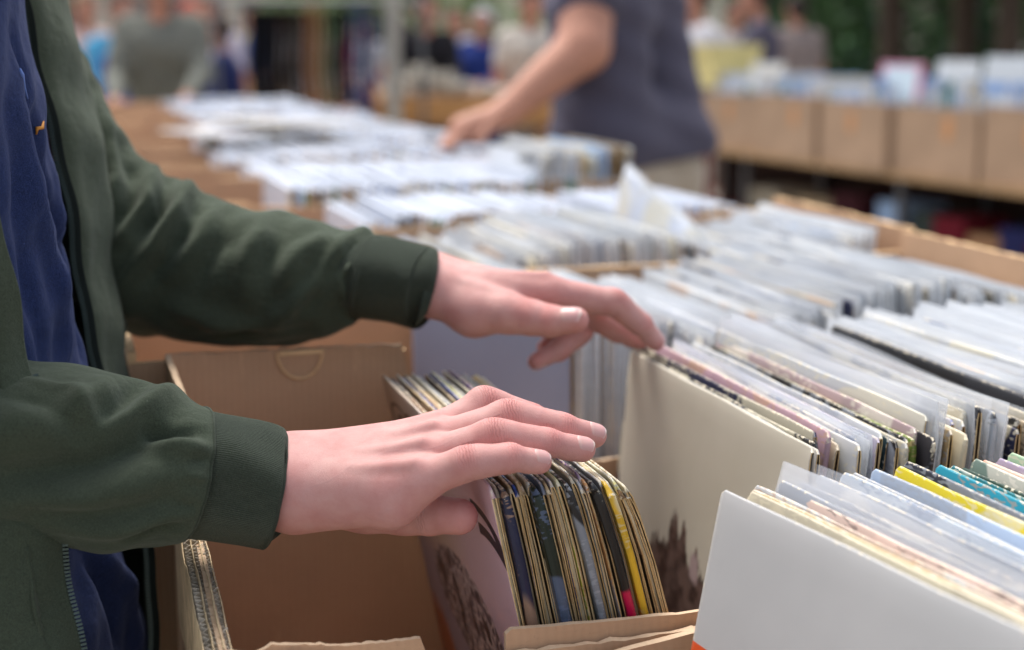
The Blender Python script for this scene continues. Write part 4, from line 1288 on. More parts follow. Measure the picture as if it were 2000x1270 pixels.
# far sleeve
far_secs = [K(60, -330, -160, -230, 1.22, .075), K(90, -180, -130, -90, 1.21, .075), K(112, -50, -100, 40, 1.20, .072), K(142, 55, -60, 170, 1.195, .070), K(186, 162, -10, 300, 1.19, .068), K(240, 262, 50, 440, 1.185, .066),
            K(292, 330, 128, 572, 1.18, .065), K(348, 352, 222, 634, 1.175, .064), K(420, 384, 322, 654, 1.172, .062), K(520, 416, 440, 674, 1.168, .060), K(600, 430, 548, 678, 1.165, .056),
            K(655, 446, 622, 662, 1.162, .052, -.002), K(700, 450, 668, 640, 1.160, .050, -.004), K(736, 462, 700, 626, 1.158, .0465, -.005)]
G = sleeve_loft(far_secs, 260, 150)
G, _ = folds(G, True, [
    (.0075, .009, [(372, 362), (345, 420), (306, 478), (227, 567)]), (-.0065, .010, [(392, 400), (350, 462), (290, 540)]), (.0065, .008, [(300, 330), (292, 400), (240, 462)]), (-.0080, .008, [(330, 340), (315, 395), (275, 450)]),
    (-.0050, .008, [(262, 330), (250, 400), (215, 440)]), (.0045, .009, [(200, 230), (222, 320), (218, 390)]), (-.0035, .008, [(178, 260), (196, 340), (196, 420)]),
    (.0060, .008, [(712, 452), (662, 492), (612, 566), (540, 622)]), (-.0050, .009, [(690, 480), (640, 530), (600, 592)]), (.0040, .010, [(520, 425), (492, 480), (470, 560)]), (-.0035, .010, [(560, 440), (530, 510), (520, 580)]), (-.0035, .010, [(450, 410), (430, 470), (380, 560)]),
    (.0040, .012, [(640, 470), (580, 500), (560, 560)]), (-.0025, .004, [(728, 500), (690, 512)]), (.0022, .004, [(726, 520), (680, 535)]), (-.0025, .004, [(722, 545), (684, 560)]), (.0022, .004, [(716, 575), (676, 585)]), (-.0022, .004, [(706, 600), (670, 610)]),
    (.0040, .010, [(330, 600), (420, 630), (560, 650)]), (-.0030, .008, [(400, 660), (500, 650), (600, 640)])], .0018, 8)
cloth_obj('sleeve', G, True, [JACKET], jacket)
G = sleeve_loft([K(700, 464, 668, 622, 1.158, .043, -.005), K(727, 462, 692, 626, 1.158, .0452, -.005), K(742, 460, 702, 624, 1.158, .0455, -.006), K(790, 470, 752, 632, 1.157, .0445, -.008), K(832, 479, 790, 640, 1.156, .0435, -.010),
                 K(848, 485, 806, 643, 1.156, .0425, -.010), K(850, 491, 809, 639, 1.156, .0410, -.010), K(843, 492, 803, 634, 1.156, .0400, -.010), K(800, 492, 760, 624, 1.156, .038, -.008)], 110, 150)
G, _ = folds(G, True, [(.001, .01, [(760, 500), (780, 560)])], .0005, 9)
cloth_obj('cuff', G, True, [CUFF], jacket)

# shirt: one loft over the trunk
levels = [(1.50, -.145, .060, .075), (1.46, -.145, .085, .15), (1.40, -.142, .111, .180), (1.32, -.140, .122, .178), (1.22, -.136, .125, .175), (1.12, -.130, .126, .172), (1.02, -.124, .130, .172), (.94, -.118, .138, .174), (.84, -.110, .150, .180), (.78, -.110, .152, .182)]
LV = catmull([[a, b, c] for a, b, c, d in levels], 240); LD = catmull([[a, d, 0] for a, b, c, d in levels], 240)
m = 260
G = np.zeros((240, m, 3))
for i in range(240):
    z, cx, rx = LV[i]; ry = LD[i][1]
    for j in range(m):
        th = -2 * math.pi * j / m
        c, s_ = math.cos(th), math.sin(th)
        G[i, j] = (cx + rx * math.copysign(abs(c) ** .9, c), 1.020 + ry * s_, z)
Gs, _ = folds(G, True, [(-.0080, .009, [(66, 230), (92, 360), (130, 500), (168, 700)]), (.0050, .010, [(40, 230), (62, 380), (100, 540), (135, 700)]), (.0045, .010, [(100, 330), (130, 440), (165, 560), (190, 700)]),
                        (-.0040, .010, [(10, 200), (30, 400), (60, 600), (90, 740)]), (-.005, .010, [(180, 1080), (215, 1160), (250, 1270)]), (.005, .012, [(205, 1080), (245, 1160), (275, 1270)]), (-.004, .008, [(30, 60), (45, 150), (55, 240)])], .0022, 15)
shirt = cloth_obj('shirt', Gs, True, [NAVYJ], PERSON)

# jacket fronts: a sheet from the near zip edge round the back to the far zip edge
rows = []
vz = [-330, -160, -20, 120, 250, 370, 470, 580, 660, 735, 860, 1000, 1110, 1270, 1420]
farz = [-30, 8, 45, 75, 104, 130, 148, 168, 184, 202, 232, 266, 288, 297, 300]
farr = [60, 95, 122, 152, 184, 206, 216, 230, 238, 246, 256, 274, 286, 292, 296]
nearz = [-150, -110, -90, -66, -40, -14, 8, 36, 52, 66, 92, 112, 128, 156, 172]
for v, fz, fr, nz_ in zip(vz, farz, farr, nearz):
    F0 = at(fz, v, 1.030); F1 = at(fz * .55 + fr * .45, v, 1.050); F2 = at(fr, v, 1.118); F3 = at(fr - 50, v, 1.17)
    N0 = at(nz_, v, .835); N1 = at(nz_ - 60, v, .820); N2 = at(nz_ - 160, v, .81)
    z = (F0[2] + N0[2]) / 2
    rows.append([N0, N1, N2, np.array([-.25, .80, z + .01]), np.array([-.29, .92, z]), np.array([-.30, 1.04, z]), np.array([-.28, 1.18, z]), np.array([-.18, 1.27, z - .01]), F3, F2, F1, F0])
A = np.array([catmull(r_, 200) for r_ in rows])
G = np.stack([catmull(A[:, j], 200) for j in range(200)], 1)
G, Nj = folds(G, False, [(.004, .010, [(118, 60), (150, 200), (172, 330), (190, 500), (215, 700)]), (-.004, .009, [(150, 120), (178, 280), (196, 420)]), (-.003, .008, [(85, 60), (118, 200), (150, 340), (175, 500)]), (.003, .010, [(60, 1080), (70, 1270)])], .0018, 21)
jb = cloth_obj('jacket_front', G, False, [JACKET], jacket, thick=.0022)
def zipper(line, side):
    L = catmull(line, 2)  # placeholder shape for typing
    P = np.asarray(line)
    seg = np.linalg.norm(np.diff(P, axis=0), axis=1); s = np.concatenate([[0], np.cumsum(seg)])
    n = int(s[-1] / .0023)
    mb = MB(); tp = MB()
    q = [np.array([np.interp(k * .0023, s, P[:, a]) for a in range(3)]) for k in range(n)]
    out = side
    for k in range(n - 1):
        t = unit(q[k + 1] - q[k]); o_ = unit(out - t * (out @ t)); b = np.cross(t, o_)
        c = q[k] + o_ * .0022
        vs = [c + o_ * a * .0017 + t * e * .00070 + b * g * .0016 for a in (-1, 1) for e in (-1, 1) for g in (-1, 1)]
        mb.add(vs, [(0, 1, 3, 2), (4, 6, 7, 5), (0, 4, 5, 1), (2, 3, 7, 6), (0, 2, 6, 4), (1, 5, 7, 3)])
    rowsT = [[qq - o_ * .004, qq + o_ * .0012] for qq in q]
    tp.grid(rowsT)
    z_ = mb.build('zipper', ZIP, jacket)
    t_ = tp.build('zip_tape', TAPE, z_)
    md = t_.modifiers.new('thickness', 'SOLIDIFY'); md.thickness = .0012; md.offset = 0
zipper(G[:, -1], unit(-RT + FW * -.2)); zipper(G[128:, 0], unit(RT + FW * .3))
# a shred of print on the shirt, half hidden by the zip
from mathutils.bvhtree import BVHTree
dg_v = Gs.reshape(-1, 3)
def shirt_hit(u, v):
    Nn = grid_normals(Gs, True)
    if ((Gs - Gs.mean(1, keepdims=True)) * Nn).sum() < 0: Nn = -Nn
    p = pin(Gs, Nn, (u, v)); return p + (CAM - p) / np.linalg.norm(CAM - p) * .0015
mb = MB(); mb.tube([shirt_hit(*q) for q in ((84, 236), (80, 246), (76, 256), (70, 266))], [.0005, .0012, .0014, .0006], 8)
mb.build('print', simple('orange_print', S(206, 140, 60), .6), shirt, smooth=True)
mb = MB(); mb.tube([shirt_hit(*q) for q in ((42, 130), (46, 150), (50, 172), (54, 196))], [.0006, .0014, .0012, .0005], 8)
mb.build('print', simple('pale_blue_print', S(100, 126, 190), .6), shirt, smooth=True)

# trousers, shoes, hair: outside the picture
def trousers_fn(P):
    d = None
    for hipy, ft in ((.94, (-.06, .92, .09)), (1.10, (-.08, 1.13, .09))):
        kn = np.array([-.07, hipy, .50])
        q = smin(rcone(P, (-.11, hipy, .90), kn, .115, .078), rcone(P, kn, ft, .078, .066), .02)
        d = q if d is None else smin(d, q, .03)
    d = smin(d, rcone(P, (-.11, .95, .93), (-.11, 1.09, .93), .125, .125), .03)
    return smax(d, np.maximum(P[:, 2] - .86, .06 - P[:, 2]), .004)
Vt, Ft, _ = surface(trousers_fn, (-.32, .75, 0), (.12, 1.30, 1.05), .010)
link('trousers', mesh_from('trousers', Vt, Ft, [JEANS]), PERSON)
def shoe_fn(P):
    d = None
    for ft in ((-.06, .92, .0), (-.08, 1.13, .0)):
        q = rcone(P, np.array(ft) + (-.04, 0, .045), np.array(ft) + (.16, 0, .032), .045, .034)
        d = q if d is None else np.minimum(d, q)
    return smax(d, .002 - P[:, 2], .004)
Vt, Ft, _ = surface(shoe_fn, (-.2, .8, -.02), (.18, 1.25, .14), .007)
link('shoes', mesh_from('shoes', Vt, Ft, [simple('shoe_canvas', S(60, 58, 56), .7)]), PERSON)
def hair_fn(P):
    d = rcone(P, HEAD + (-.040, 0, .045), HEAD + (.015, 0, .050), .090, .080)
    d = smin(d, rcone(P, HEAD + (-.06, 0, .0), HEAD + (-.05, 0, -.04), .065, .055), .03)
    d = d + .003 * np.sin(P[:, 1] * 260 + 3 * np.sin(P[:, 0] * 60)) 
    return smax(d, (P[:, 0] - HEAD[0] - .035) * .75 + (HEAD[2] + .065 - P[:, 2]) * .65 , .01)
Vt, Ft, _ = surface(hair_fn, HEAD - .2, HEAD + .2, .006)
link('hair', mesh_from('hair', Vt, Ft, [simple('dark_hair', S(48, 36, 30), .6, .3, 90, .6, 400)]), PERSON)
# ------------------------------------------------------------------ ground and the far market
def objcol(name, rough=.9, var=.12, scale=12, bump=.0):
    m = N(name)
    oi = m.n('ObjectInfo'); c = m.coord('Object')
    k = m.ramp(m.noise(c, scale, 3), [(0.3, 1 - var * 2), (0.7, 1.0)])
    col = m.mix(1.0, oi.outputs['Color'], k, 'MULTIPLY')
    return m.fin(col, rough, m.bump(m.noise(c, 30, 3), .4, .01), .2)
CLOTH = objcol('garment_cloth'); HAIRM = objcol('hair_tone', .6, .2, 40); SK2 = simple('weathered_skin', (0.46, 0.225, 0.155), .55, .12, 9)
grd = MB(); grd.box((-80, -30, -.05), (80, 130, 0))
g = grd.build('ground', simple('gravel_ground', S(138, 131, 122), .92, .3, 2.2, .6, 40)); tag(g, kind='structure')

def tf(M, p):
    return np.asarray(M @ Vector(p))
class Fig:
    def __init__(s, loc, head, H=1.72, reach=((.25, .22, 1.02), (.25, -.22, 1.02)), lean=.06, bulk=1.0):
        s.k = H / 1.75
        s.bulk = bulk; s.lean = lean; s.reach = reach
    def parts(s):
        b = s.bulk; L = s.lean
        ch = np.array([L, 0, 1.30]); hp = np.array([0, 0, .95]); nk = np.array([L + .02, 0, 1.47]); hd = np.array([L + .06, 0, 1.62])
        tor = [(ch + (0, -.085, 0), ch + (0, .085, 0), .118 * b, .118 * b), (ch + (0, -.08, 0), hp + (0, -.065, .02), .115 * b, .112 * b), (ch + (0, .08, 0), hp + (0, .065, .02), .115 * b, .112 * b), (nk + (-.02, -.13, -.06), nk + (-.02, .13, -.06), .06, .06)]
        arms = []
        for sg, r_ in zip((1, -1), s.reach):
            sh = nk + np.array([-.02, sg * .185, -.075]); hand = np.array(r_, float)
            mid = (sh + hand) / 2; dd = hand - sh; l = np.linalg.norm(dd)
            bend = math.sqrt(max(0, .29 ** 2 - (l / 2) ** 2)) if l < .58 else 0
            el = mid + np.array([-.6, sg * .3, -.5]) * bend
            arms.append((sh, el, hand))
        legs = []
        for sg in (1, -1):
            legs.append((hp + (0, sg * .085, -.02), np.array([.03, sg * .095, .50]), np.array([-.01, sg * .10, .085])))
        return tor, arms, legs, nk, hd
def make_figure(reach, lean=.06, bulk=1.0, long=True, h=.015):
    F_ = Fig(None, 0, reach=reach, lean=lean, bulk=bulk)
    tor, arms, legs, nk, hd = F_.parts()
    def body(P):
        d = rcone(P, nk + (-.01, 0, -.05), nk + (.02, 0, .09), .058, .052)
        for a, b, r1, r2 in tor: d = smin(d, rcone(P, a, b, r1 * .93, r2 * .93), .04)
        for sh, el, ha in arms:
            d = smin(d, rcone(P, sh, el, .048, .038), .02); d = smin(d, rcone(P, el, ha, .038, .026), .01)
            t = unit(ha - el); sd_ = unit(np.cross(t, (0, 0, 1)))
            d = smin(d, rcone(P, ha, ha + t * .07, .026, .030), .01)
            for q in (-1.5, -.5, .5, 1.5):
                d = smin(d, rcone(P, ha + t * .07 + sd_ * q * .017, ha + t * (.155 - .012 * abs(q)) + sd_ * q * .021 - np.array([0, 0, .03]), .011, .009), .006)
            d = smin(d, rcone(P, ha + t * .02 + sd_ * .02, ha + t * .08 + sd_ * .06 - np.array([0, 0, .01]), .013, .010), .006)
        for hp, kn, ft in legs:
            d = smin(d, rcone(P, hp, kn, .078, .052), .02); d = smin(d, rcone(P, kn, ft, .052, .038), .02)
            d = smin(d, rcone(P, ft + (-.02, 0, -.04), ft + (.14, 0, -.05), .036, .028), .02)
        q = rcone(P, hd + (-.02, 0, .03), hd + (.01, 0, .02), .086, .078)
        q = smin(q, rcone(P, hd + (.03, 0, -.03), hd + (.045, 0, -.08), .058, .036), .03)
        q = smin(q, rcone(P, hd + (.085, 0, .01), hd + (.102, 0, -.025), .010, .013), .012)
        for sg in (-1, 1): q = smin(q, rcone(P, hd + (-.005, sg * .082, .012), hd + (-.01, sg * .084, -.03), .014, .010), .006)
        return smin(d, q, .02)
    def shirt(P):
        d = None
        for a, b, r1, r2 in tor:
            q = rcone(P, a, b, r1 * 1.04 + .006, r2 * 1.10 + .008); d = q if d is None else smin(d, q, .04)
        for sh, el, ha in arms:
            if long:
                d = smin(d, rcone(P, sh, el, .064, .056), .03); d = smin(d, rcone(P, el, ha - unit(ha - el) * .02, .056, .040), .02)
            else: d = smin(d, rcone(P, sh, sh * .45 + el * .55, .064, .062), .03)
        d = d + .004 * np.sin(P[:, 2] * 30 + P[:, 1] * 18) * np.sin(P[:, 0] * 22)
        return smax(d, np.maximum(.90 - P[:, 2], P[:, 2] - 1.475), .006)
    def trou(P):
        d = None
        for hp, kn, ft in legs:
            q = smin(rcone(P, hp, kn, .100, .072), rcone(P, kn, ft, .072, .060), .02); d = q if d is None else smin(d, q, .02)
        d = smin(d, rcone(P, legs[0][0], legs[1][0], .108, .108), .03)
        return smax(d, np.maximum(P[:, 2] - 1.0, .055 - P[:, 2]), .004)
    def hair(P):
        q = rcone(P, hd + (-.035, 0, .045), hd + (.01, 0, .05), .090, .080)
        q = smin(q, rcone(P, hd + (-.055, 0, 0), hd + (-.045, 0, -.04), .066, .055), .03)
        return smax(q + .004 * np.sin(P[:, 1] * 140) * np.sin(P[:, 2] * 90), (P[:, 0] - hd[0] - .035) * .75 + (hd[2] + .06 - P[:, 2]) * .65, .01)
    lo, hi = (-.5, -.55, -.02), (.85, .55, 1.85)
    out = []
    for nm, fn, mt in (('person', body, SK2), ('shirt', shirt, CLOTH), ('trousers', trou, CLOTH), ('hair', hair, HAIRM)):
        V, Fq, _ = surface(fn, lo, hi, h)
        out.append((nm, mesh_from(nm, V, Fq, [mt])))
    return out
F1 = make_figure(((.52, .16, 1.06), (.50, -.20, 1.04)), .12, 1.0, True)
F2 = make_figure(((.10, .26, .86), (.22, -.27, .90)), .02, 1.0, False)
F3 = make_figure(((.36, .10, 1.10), (.42, -.12, 1.14)), .04, .92, True)
def put_figure(F_, x, y, head, H, shirt, trou, hair, label, cap=None, group=None):
    root = None
    for nm, me in F_:
        o = bpy.data.objects.new(nm, me); COL.objects.link(o)
        if root is None:
            root = o; o.location = (x, y, 0); o.rotation_euler = (0, 0, head); o.scale = (H / 1.75,) * 3
        else: o.parent = root
        o.color = (*{'person': shirt, 'shirt': shirt, 'trousers': trou, 'hair': hair}[nm], 1)
    tag(root, label, 'person', group)
    return root
W_, NV, BK, GY = S(222, 220, 224), S(38, 48, 100), S(34, 33, 38), S(118, 120, 112)
crowd = [
    (F1, 322, 7.55, -1.75, 1.74, GY, S(44, 44, 50), S(60, 52, 48), 'person in a grey jacket bending over the far end of the record table', None),
    (F3, 232, 8.6, -1.2, 1.62, S(90, 170, 210), NV, S(90, 70, 60), 'person in a light blue top, left of the grey jacket at the far table end', None),
    (F3, 262, 8.1, -1.4, 1.50, S(44, 62, 132), NV, S(60, 46, 40), 'person in a dark blue top close behind the grey jacket', None),
    (F2, 425, 10.5, -2.4, 1.66, S(206, 200, 216), S(60, 66, 100), S(60, 50, 44), 'person in a pale lilac shirt, right of the grey jacket', None),
    (F3, 448, 9.4, 2.9, 1.50, S(46, 56, 104), S(50, 56, 90), S(70, 50, 40), 'small person in a dark blue top between the grey jacket and the hanging trousers', None),
    (F2, 372, 13.0, -1.6, 1.70, S(214, 196, 190), S(90, 84, 90), S(220, 70, 44), 'distant person with bright orange red hair above the grey jacket', None),
    (F2, 165, 11.0, -1.2, 1.7, S(216, 190, 184), S(150, 120, 120), S(150, 120, 90), 'person in a pale pink shirt at the left edge beyond the green sleeve', None),
    (F2, 120, 14.0, -1.2, 1.7, W_, S(120, 110, 120), S(120, 100, 80), 'distant person in a white shirt at the far left', None),
    (F2, 300, 15.0, -1.2, 1.7, S(200, 190, 200), S(60, 66, 90), S(80, 60, 50), 'distant person in a pale grey shirt above the light blue top', None),
    (F1, 830, 10.8, -1.7, 1.68, BK, BK, S(50, 40, 36), 'person in black browsing beside the heap of white cloth', None),
    (F3, 948, 11.6, -2.2, 1.60, S(44, 62, 130), NV, S(226, 226, 232), 'white haired person in a blue shirt beyond the reaching arm', None),
    (F2, 885, 13.0, -1.5, 1.64, W_, S(150, 140, 130), S(120, 96, 80), 'person in a white shirt behind the white haired one', None),
    (F2, 1030, 10.2, -1.5, 1.70, S(214, 206, 194), S(150, 140, 130), S(80, 66, 56), 'person in a cream shirt just left of the man in grey', None),
    (F2, 1372, 9.6, 3.0, 1.72, W_, S(120, 40, 50), S(70, 56, 50), 'person in a white shirt just right of the man in grey', None),
    (F2, 1428, 12.5, -1.5, 1.70, S(214, 208, 206), S(110, 90, 80), S(70, 56, 50), 'person in a cream shirt farther off behind the right hand table', None),
    (F2, 1492, 10.3, 2.6, 1.76, S(88, 84, 100), S(80, 78, 90), S(60, 50, 50), 'person in a dark grey dress beyond the yellow crate', None),
    (F2, 1560, 12.0, 1.6, 1.72, S(150, 136, 132), S(120, 110, 110), S(60, 50, 46), 'person in a dull pink grey top before the hedge', None),
]
for F_, u, d, hd_, H, sh, tr, ha, lab, cap in crowd:
    q = at(u, 90, d)
    put_figure(F_, q[0], q[1], hd_, H, sh, tr, ha, lab)
rc = random.Random(12)
for i in range(30):
    u = rc.choice([rc.uniform(60, 560), rc.uniform(700, 1060), rc.uniform(60, 1000)]); d = rc.uniform(15, 26)
    q = at(u, 90, d)
    put_figure(rc.choice([F1, F2, F3]), q[0], q[1], rc.uniform(-3, 3), rc.uniform(1.55, 1.82), rc.choice([W_, S(200, 180, 170), S(70, 90, 150), S(180, 60, 60), BK, S(190, 190, 196), S(110, 150, 190), S(216, 200, 150)]), rc.choice([BK, NV, S(150, 140, 120)]), rc.choice([S(50, 40, 36), S(120, 90, 60), S(190, 180, 176)]),
               'strolling visitor in the blurred crowd far behind the tables', group='distant crowd behind the tables')

# the man in the grey shirt across the table
mA, mB_ = at(1168, 15, 3.66), at(1243, 15, 3.86)
wA, wB = at(1180, 270, 3.66), at(1292, 270, 3.84)
sh_ = at(1150, -45, 3.56); el_ = at(1140, 92, 3.50); wr_ = at(985, 222, 3.44); kn_ = at(905, 255, 3.41)
gz = lambda p, z: np.array([p[0], p[1], z])
def mbody(P, infl=0.0):
    d = rcone(P, mA, mB_, .122, .118)
    d = smin(d, rcone(P, mA, wA, .122, .120), .04); d = smin(d, rcone(P, mB_, wB, .118, .122), .04); d = smin(d, rcone(P, wA, wB, .12, .122), .04)
    return d
mc = (mA + mB_) / 2
mh = gz(mc, 1.70) + np.array([-.05, 0, 0])
def man_fn(P):
    d = mbody(P) + .006
    d = smin(d, rcone(P, sh_, el_, .072, .066), .03)
    d = smin(d, rcone(P, el_, wr_, .064, .035), .015)
    d = smin(d, rcone(P, wr_, kn_, .030, .036), .02)
    t = unit(kn_ - wr_); s_ = unit(np.cross(t, WUP))
    for i, q in enumerate((-1.5, -.5, .5, 1.5)):
        a = kn_ + s_ * q * .019 + t * .01; b = a + t * (.040 - .006 * abs(q)) - WUP * .014; c = b + t * .014 - WUP * .040
        d = smin(d, smin(rcone(P, a, b, .0125, .011), rcone(P, b, c, .011, .0095), .004), .006)
    a = wr_ + t * .03 - s_ * .025; d = smin(d, rcone(P, a, a + t * .06 - s_ * .02 - WUP * .03, .015, .011), .01)
    s2 = at(1290, -30, 3.95); e2 = s2 + np.array([-.03, .08, -.29]); w2 = e2 + np.array([-.13, .02, -.20])
    d = smin(d, rcone(P, s2, e2, .055, .046), .03); d = smin(d, rcone(P, e2, w2, .046, .032), .01); d = smin(d, rcone(P, w2, w2 + np.array([-.12, 0, -.03]), .034, .022), .02)
    for a in (wA, wB):
        d = smin(d, rcone(P, gz(a, .95), gz(a, .50), .085, .058), .03); d = smin(d, rcone(P, gz(a, .50), gz(a, .08), .058, .040), .02)
        d = smin(d, rcone(P, gz(a, .045), gz(a, .035) + np.array([-.15, 0, 0]), .038, .030), .02)
    d = smin(d, rcone(P, gz(mc, 1.45), gz(mc, 1.60), .065, .058), .03)
    q = rcone(P, mh + (.02, 0, .03), mh + (-.01, 0, .02), .09, .08); q = smin(q, rcone(P, mh + (-.03, 0, -.03), mh + (-.045, 0, -.085), .06, .038), .03)
    q = smin(q, rcone(P, mh + (-.085, 0, .01), mh + (-.105, 0, -.028), .010, .014), .012)
    for sg in (-1, 1): q = smin(q, rcone(P, mh + (.005, sg * .084, .012), mh + (.01, sg * .086, -.03), .014, .010), .006)
    return smin(d, q, .02)
lo, hi = np.minimum(mA, wB) + (-.75, -.55, 0), np.maximum(mA, wB) + (.45, .6, 0); lo[2] = -.02; hi[2] = 1.86
V, Fq, _ = surface(man_fn, lo, hi, .0065)
MAN = link('person', mesh_from('person', V, Fq, [SK2]))
tag(MAN, 'man in a slate grey shirt and beige trousers reaching a bare arm into the boxes', 'person')
def mshirt(P):
    d = mbody(P) - .008
    d = smin(d, rcone(P, sh_, sh_ * .66 + el_ * .34, .088, .086), .03)
    d = smin(d, rcone(P, at(1290, -30, 3.95), at(1290, -30, 3.95) + np.array([-.02, .05, -.15]), .074, .072), .03)
    d = smin(d, rcone(P, wA - WUP * .03, wB - WUP * .03, .130, .132), .05)
    u_ = (P @ RT); w_ = P[:, 2] * 26 + u_ * 9
    d = d + .0050 * np.sin(w_ + 1.5 * np.sin(P[:, 2] * 9 + u_ * 14)) * np.clip((1.36 - P[:, 2]) * 3, 0, 1) + .003 * np.sin(P[:, 2] * 60 + u_ * 30)
    hem = .975 + (u_ - 0.1) * .10
    return smax(d, np.maximum(hem - P[:, 2], P[:, 2] - 1.50), .006)
V, Fq, _ = surface(mshirt, lo, hi, .0065)
link('shirt', mesh_from('shirt', V, Fq, [fabric('slate_cotton', (0.075, 0.070, 0.100), 400, .25)]), MAN)
def mtrou(P):
    d = None
    for a in (wA, wB):
        q = smin(rcone(P, gz(a, .96), gz(a, .50), .118, .085), rcone(P, gz(a, .50), gz(a, .10), .085, .07), .03); d = q if d is None else smin(d, q, .015)
    d = smin(d, rcone(P, gz(wA, .97), gz(wB, .97), .12, .122), .02)
    d = d + .004 * np.sin(P[:, 2] * 14 + (P @ RT) * 60)
    return smax(d, np.maximum(P[:, 2] - 1.04, .05 - P[:, 2]), .004)
V, Fq, _ = surface(mtrou, lo, hi, .009)
link('trousers', mesh_from('trousers', V, Fq, [fabric('beige_cotton', S(176, 164, 148), 400, .2)]), MAN)
def mhair(P):
    q = rcone(P, mh + (.035, 0, .045), mh + (-.01, 0, .05), .092, .082)
    q = smin(q, rcone(P, mh + (.055, 0, 0), mh + (.045, 0, -.04), .066, .055), .03)
    return smax(q, -(P[:, 0] - mh[0] + .035) * .75 + (mh[2] + .06 - P[:, 2]) * .65, .01)
V, Fq, _ = surface(mhair, mh - .2, mh + .2, .007)
link('hair', mesh_from('hair', V, Fq, [simple('grey_hair', S(120, 112, 106), .6, .2, 90)]), MAN)

# clump of taller sleeves by the man's hand, one sleeve leaning up
for i in range(16):
    q = on(962 + i * 8, 300, 2, 1.05)
    x, y = .80 + i * .0115, 2.40
    record(x, y, 1.115 + rc.uniform(-.01, .008), .03, .0, rc.choice([S(150, 180, 214), CREAM, BLACK, TAN, WHITE, S(120, 96, 60)]), cover=1 if i < 7 else 0, lod=1, label='sleeve standing proud of its row beside the bare arm reaching in', group='sleeves standing proud beside the reaching arm')
record(.79, 1.665, 1.048, .10, .02, S(214, 220, 232), cover=1, lod=1, roll=.25, label='tall milky sleeve tilted up out of the third box, in front of the beige trousers')

# right hand table with its row of boxes
A_ = on(1330, 172, 2, 1.05); B_ = on(2080, 216, 2, 1.05)
dv = unit(B_ - A_); ang = math.atan2(dv[1], dv[0]); Lr = np.linalg.norm(B_ - A_)
CARD2 = card('faded_cardboard', (0.44, 0.30, 0.20)); REDC = simple('dark_red_cloth', S(104, 26, 32), .9, .3, 3, .5, 20)
def loc2(s, t):            # s along the table, t away from us
    nrm = np.array([-dv[1], dv[0], 0]); nrm = nrm if nrm[1] > 0 else -nrm
    return A_ + dv * s + nrm * t
mb = MB(); mb.box((-.6, -.02, -.03), (Lr + 1.2, .60, 0)); t2 = mb.build('trestle_table', WOOD)
t2.location = (*loc2(0, 0)[:2], .72); t2.rotation_euler = (0, 0, ang)
tag(t2, 'trestle table across the aisle at the right, carrying a row of cardboard boxes', 'table')
g = MB(); g.box((-.55, .585, -.70), (Lr + 1.15, .592, -.03)); g.build('shade_sheet', simple('under_table_shade', S(58, 44, 40), .95, .3, 3, .4, 15), t2).matrix_parent_inverse = Matrix.Identity(4)  # added dark sheet standing in for the shade under the table
for s in (-.4, .75, 2.2, 3.6, Lr + 1.0):
    for t in (.04, .54):
        g = MB(); g.box((s - .016, t - .016, -.719), (s + .016, t + .016, -.03)); g.build('leg', STEEL, t2).matrix_parent_inverse = Matrix.Identity(4)
nb = int((Lr + 1.0) / .63)
ORB = simple('orange_print_mark', S(196, 142, 96), .7, .1, 20)
posn = ['leftmost, beside the man in grey', 'second from the man in grey', 'third from the man in grey', 'fourth from the man in grey', 'fifth from the man in grey', 'sixth from the man in grey', 'seventh from the man in grey', 'eighth from the man in grey', 'ninth from the man in grey', 'tenth from the man in grey', 'eleventh from the man in grey', 'twelfth from the man in grey']
for i in range(nb):
    s0 = -.35 + i * .63
    h_ = .325 + rc.uniform(-.02, .012)
    mb = MB(); p = loc2(s0, 0)
    def lb(lo_, hi_, mi=0): mb.box(lo_, hi_, mi)
    lb((0, 0, 0), (.605, .004, h_)); lb((0, .34, 0), (.605, .344, h_)); lb((0, .004, 0), (.004, .34, h_)); lb((.601, .004, 0), (.605, .34, h_)); lb((.004, .004, 0), (.601, .34, .004))
    o = mb.build('cardboard_box', CARD2); o.location = (p[0], p[1], .721); o.rotation_euler = (0, 0, ang + rc.uniform(-.06, .06))
    tag(o, 'brown cardboard box on the right hand table, %s' % posn[min(i, 11)], 'box', 'boxes on the right hand table')
    k = MB()
    marks = [(.30, .22)] if i % 2 else [(.40, .225)]
    for (mx, mz) in marks:
        rr_ = rc.uniform(.036, .050)
        vs = [(mx + rr_ * math.cos(a) * .9, -.0022, mz + rr_ * 1.2 * math.sin(a) - (.012 if math.sin(a) < -.8 else 0)) for a in [j * math.pi / 10 for j in range(20)]]
        vs2 = [(a, -.0002, c) for a, b, c in vs]
        b0 = k.add(vs + vs2, [list(range(20))] + [[j, 20 + j, 20 + (j + 1) % 20, (j + 1) % 20] for j in range(20)])
    q = k.build('print', ORB, o); q.matrix_parent_inverse = Matrix.Identity(4)
    # contents
    c = MB(); x = .012
    while x < .585:
        w = rc.uniform(.006, .02); hh = rc.uniform(.36, .44) if math.sin(x * 9 + i) > -.3 else rc.uniform(.30, .36)
        c.box((x, .012, .006), (x + w, .328, hh), rc.choice([0, 0, 0, 1, 2, 3])); x += w + rc.uniform(.001, .006)
    q = c.build('contents', [WHT, simple('spine_blue', S(120, 150, 190)), simple('spine_cream', S(206, 196, 176)), simple('spine_teal', S(60, 120, 120))], o); q.matrix_parent_inverse = Matrix.Identity(4)
def facing(s, t, w, h, z, colr, label, tilt=.12, th=.006):
    mb = MB(); mb.box((0, 0, 0), (w, th, h)); p = loc2(s, t)
    o = mb.build('record_sleeve', CLOTH); o.color = (*colr, 1); o.location = (p[0], p[1], z); o.rotation_euler = (-tilt, 0, ang); tag(o, label, 'record')
    return o
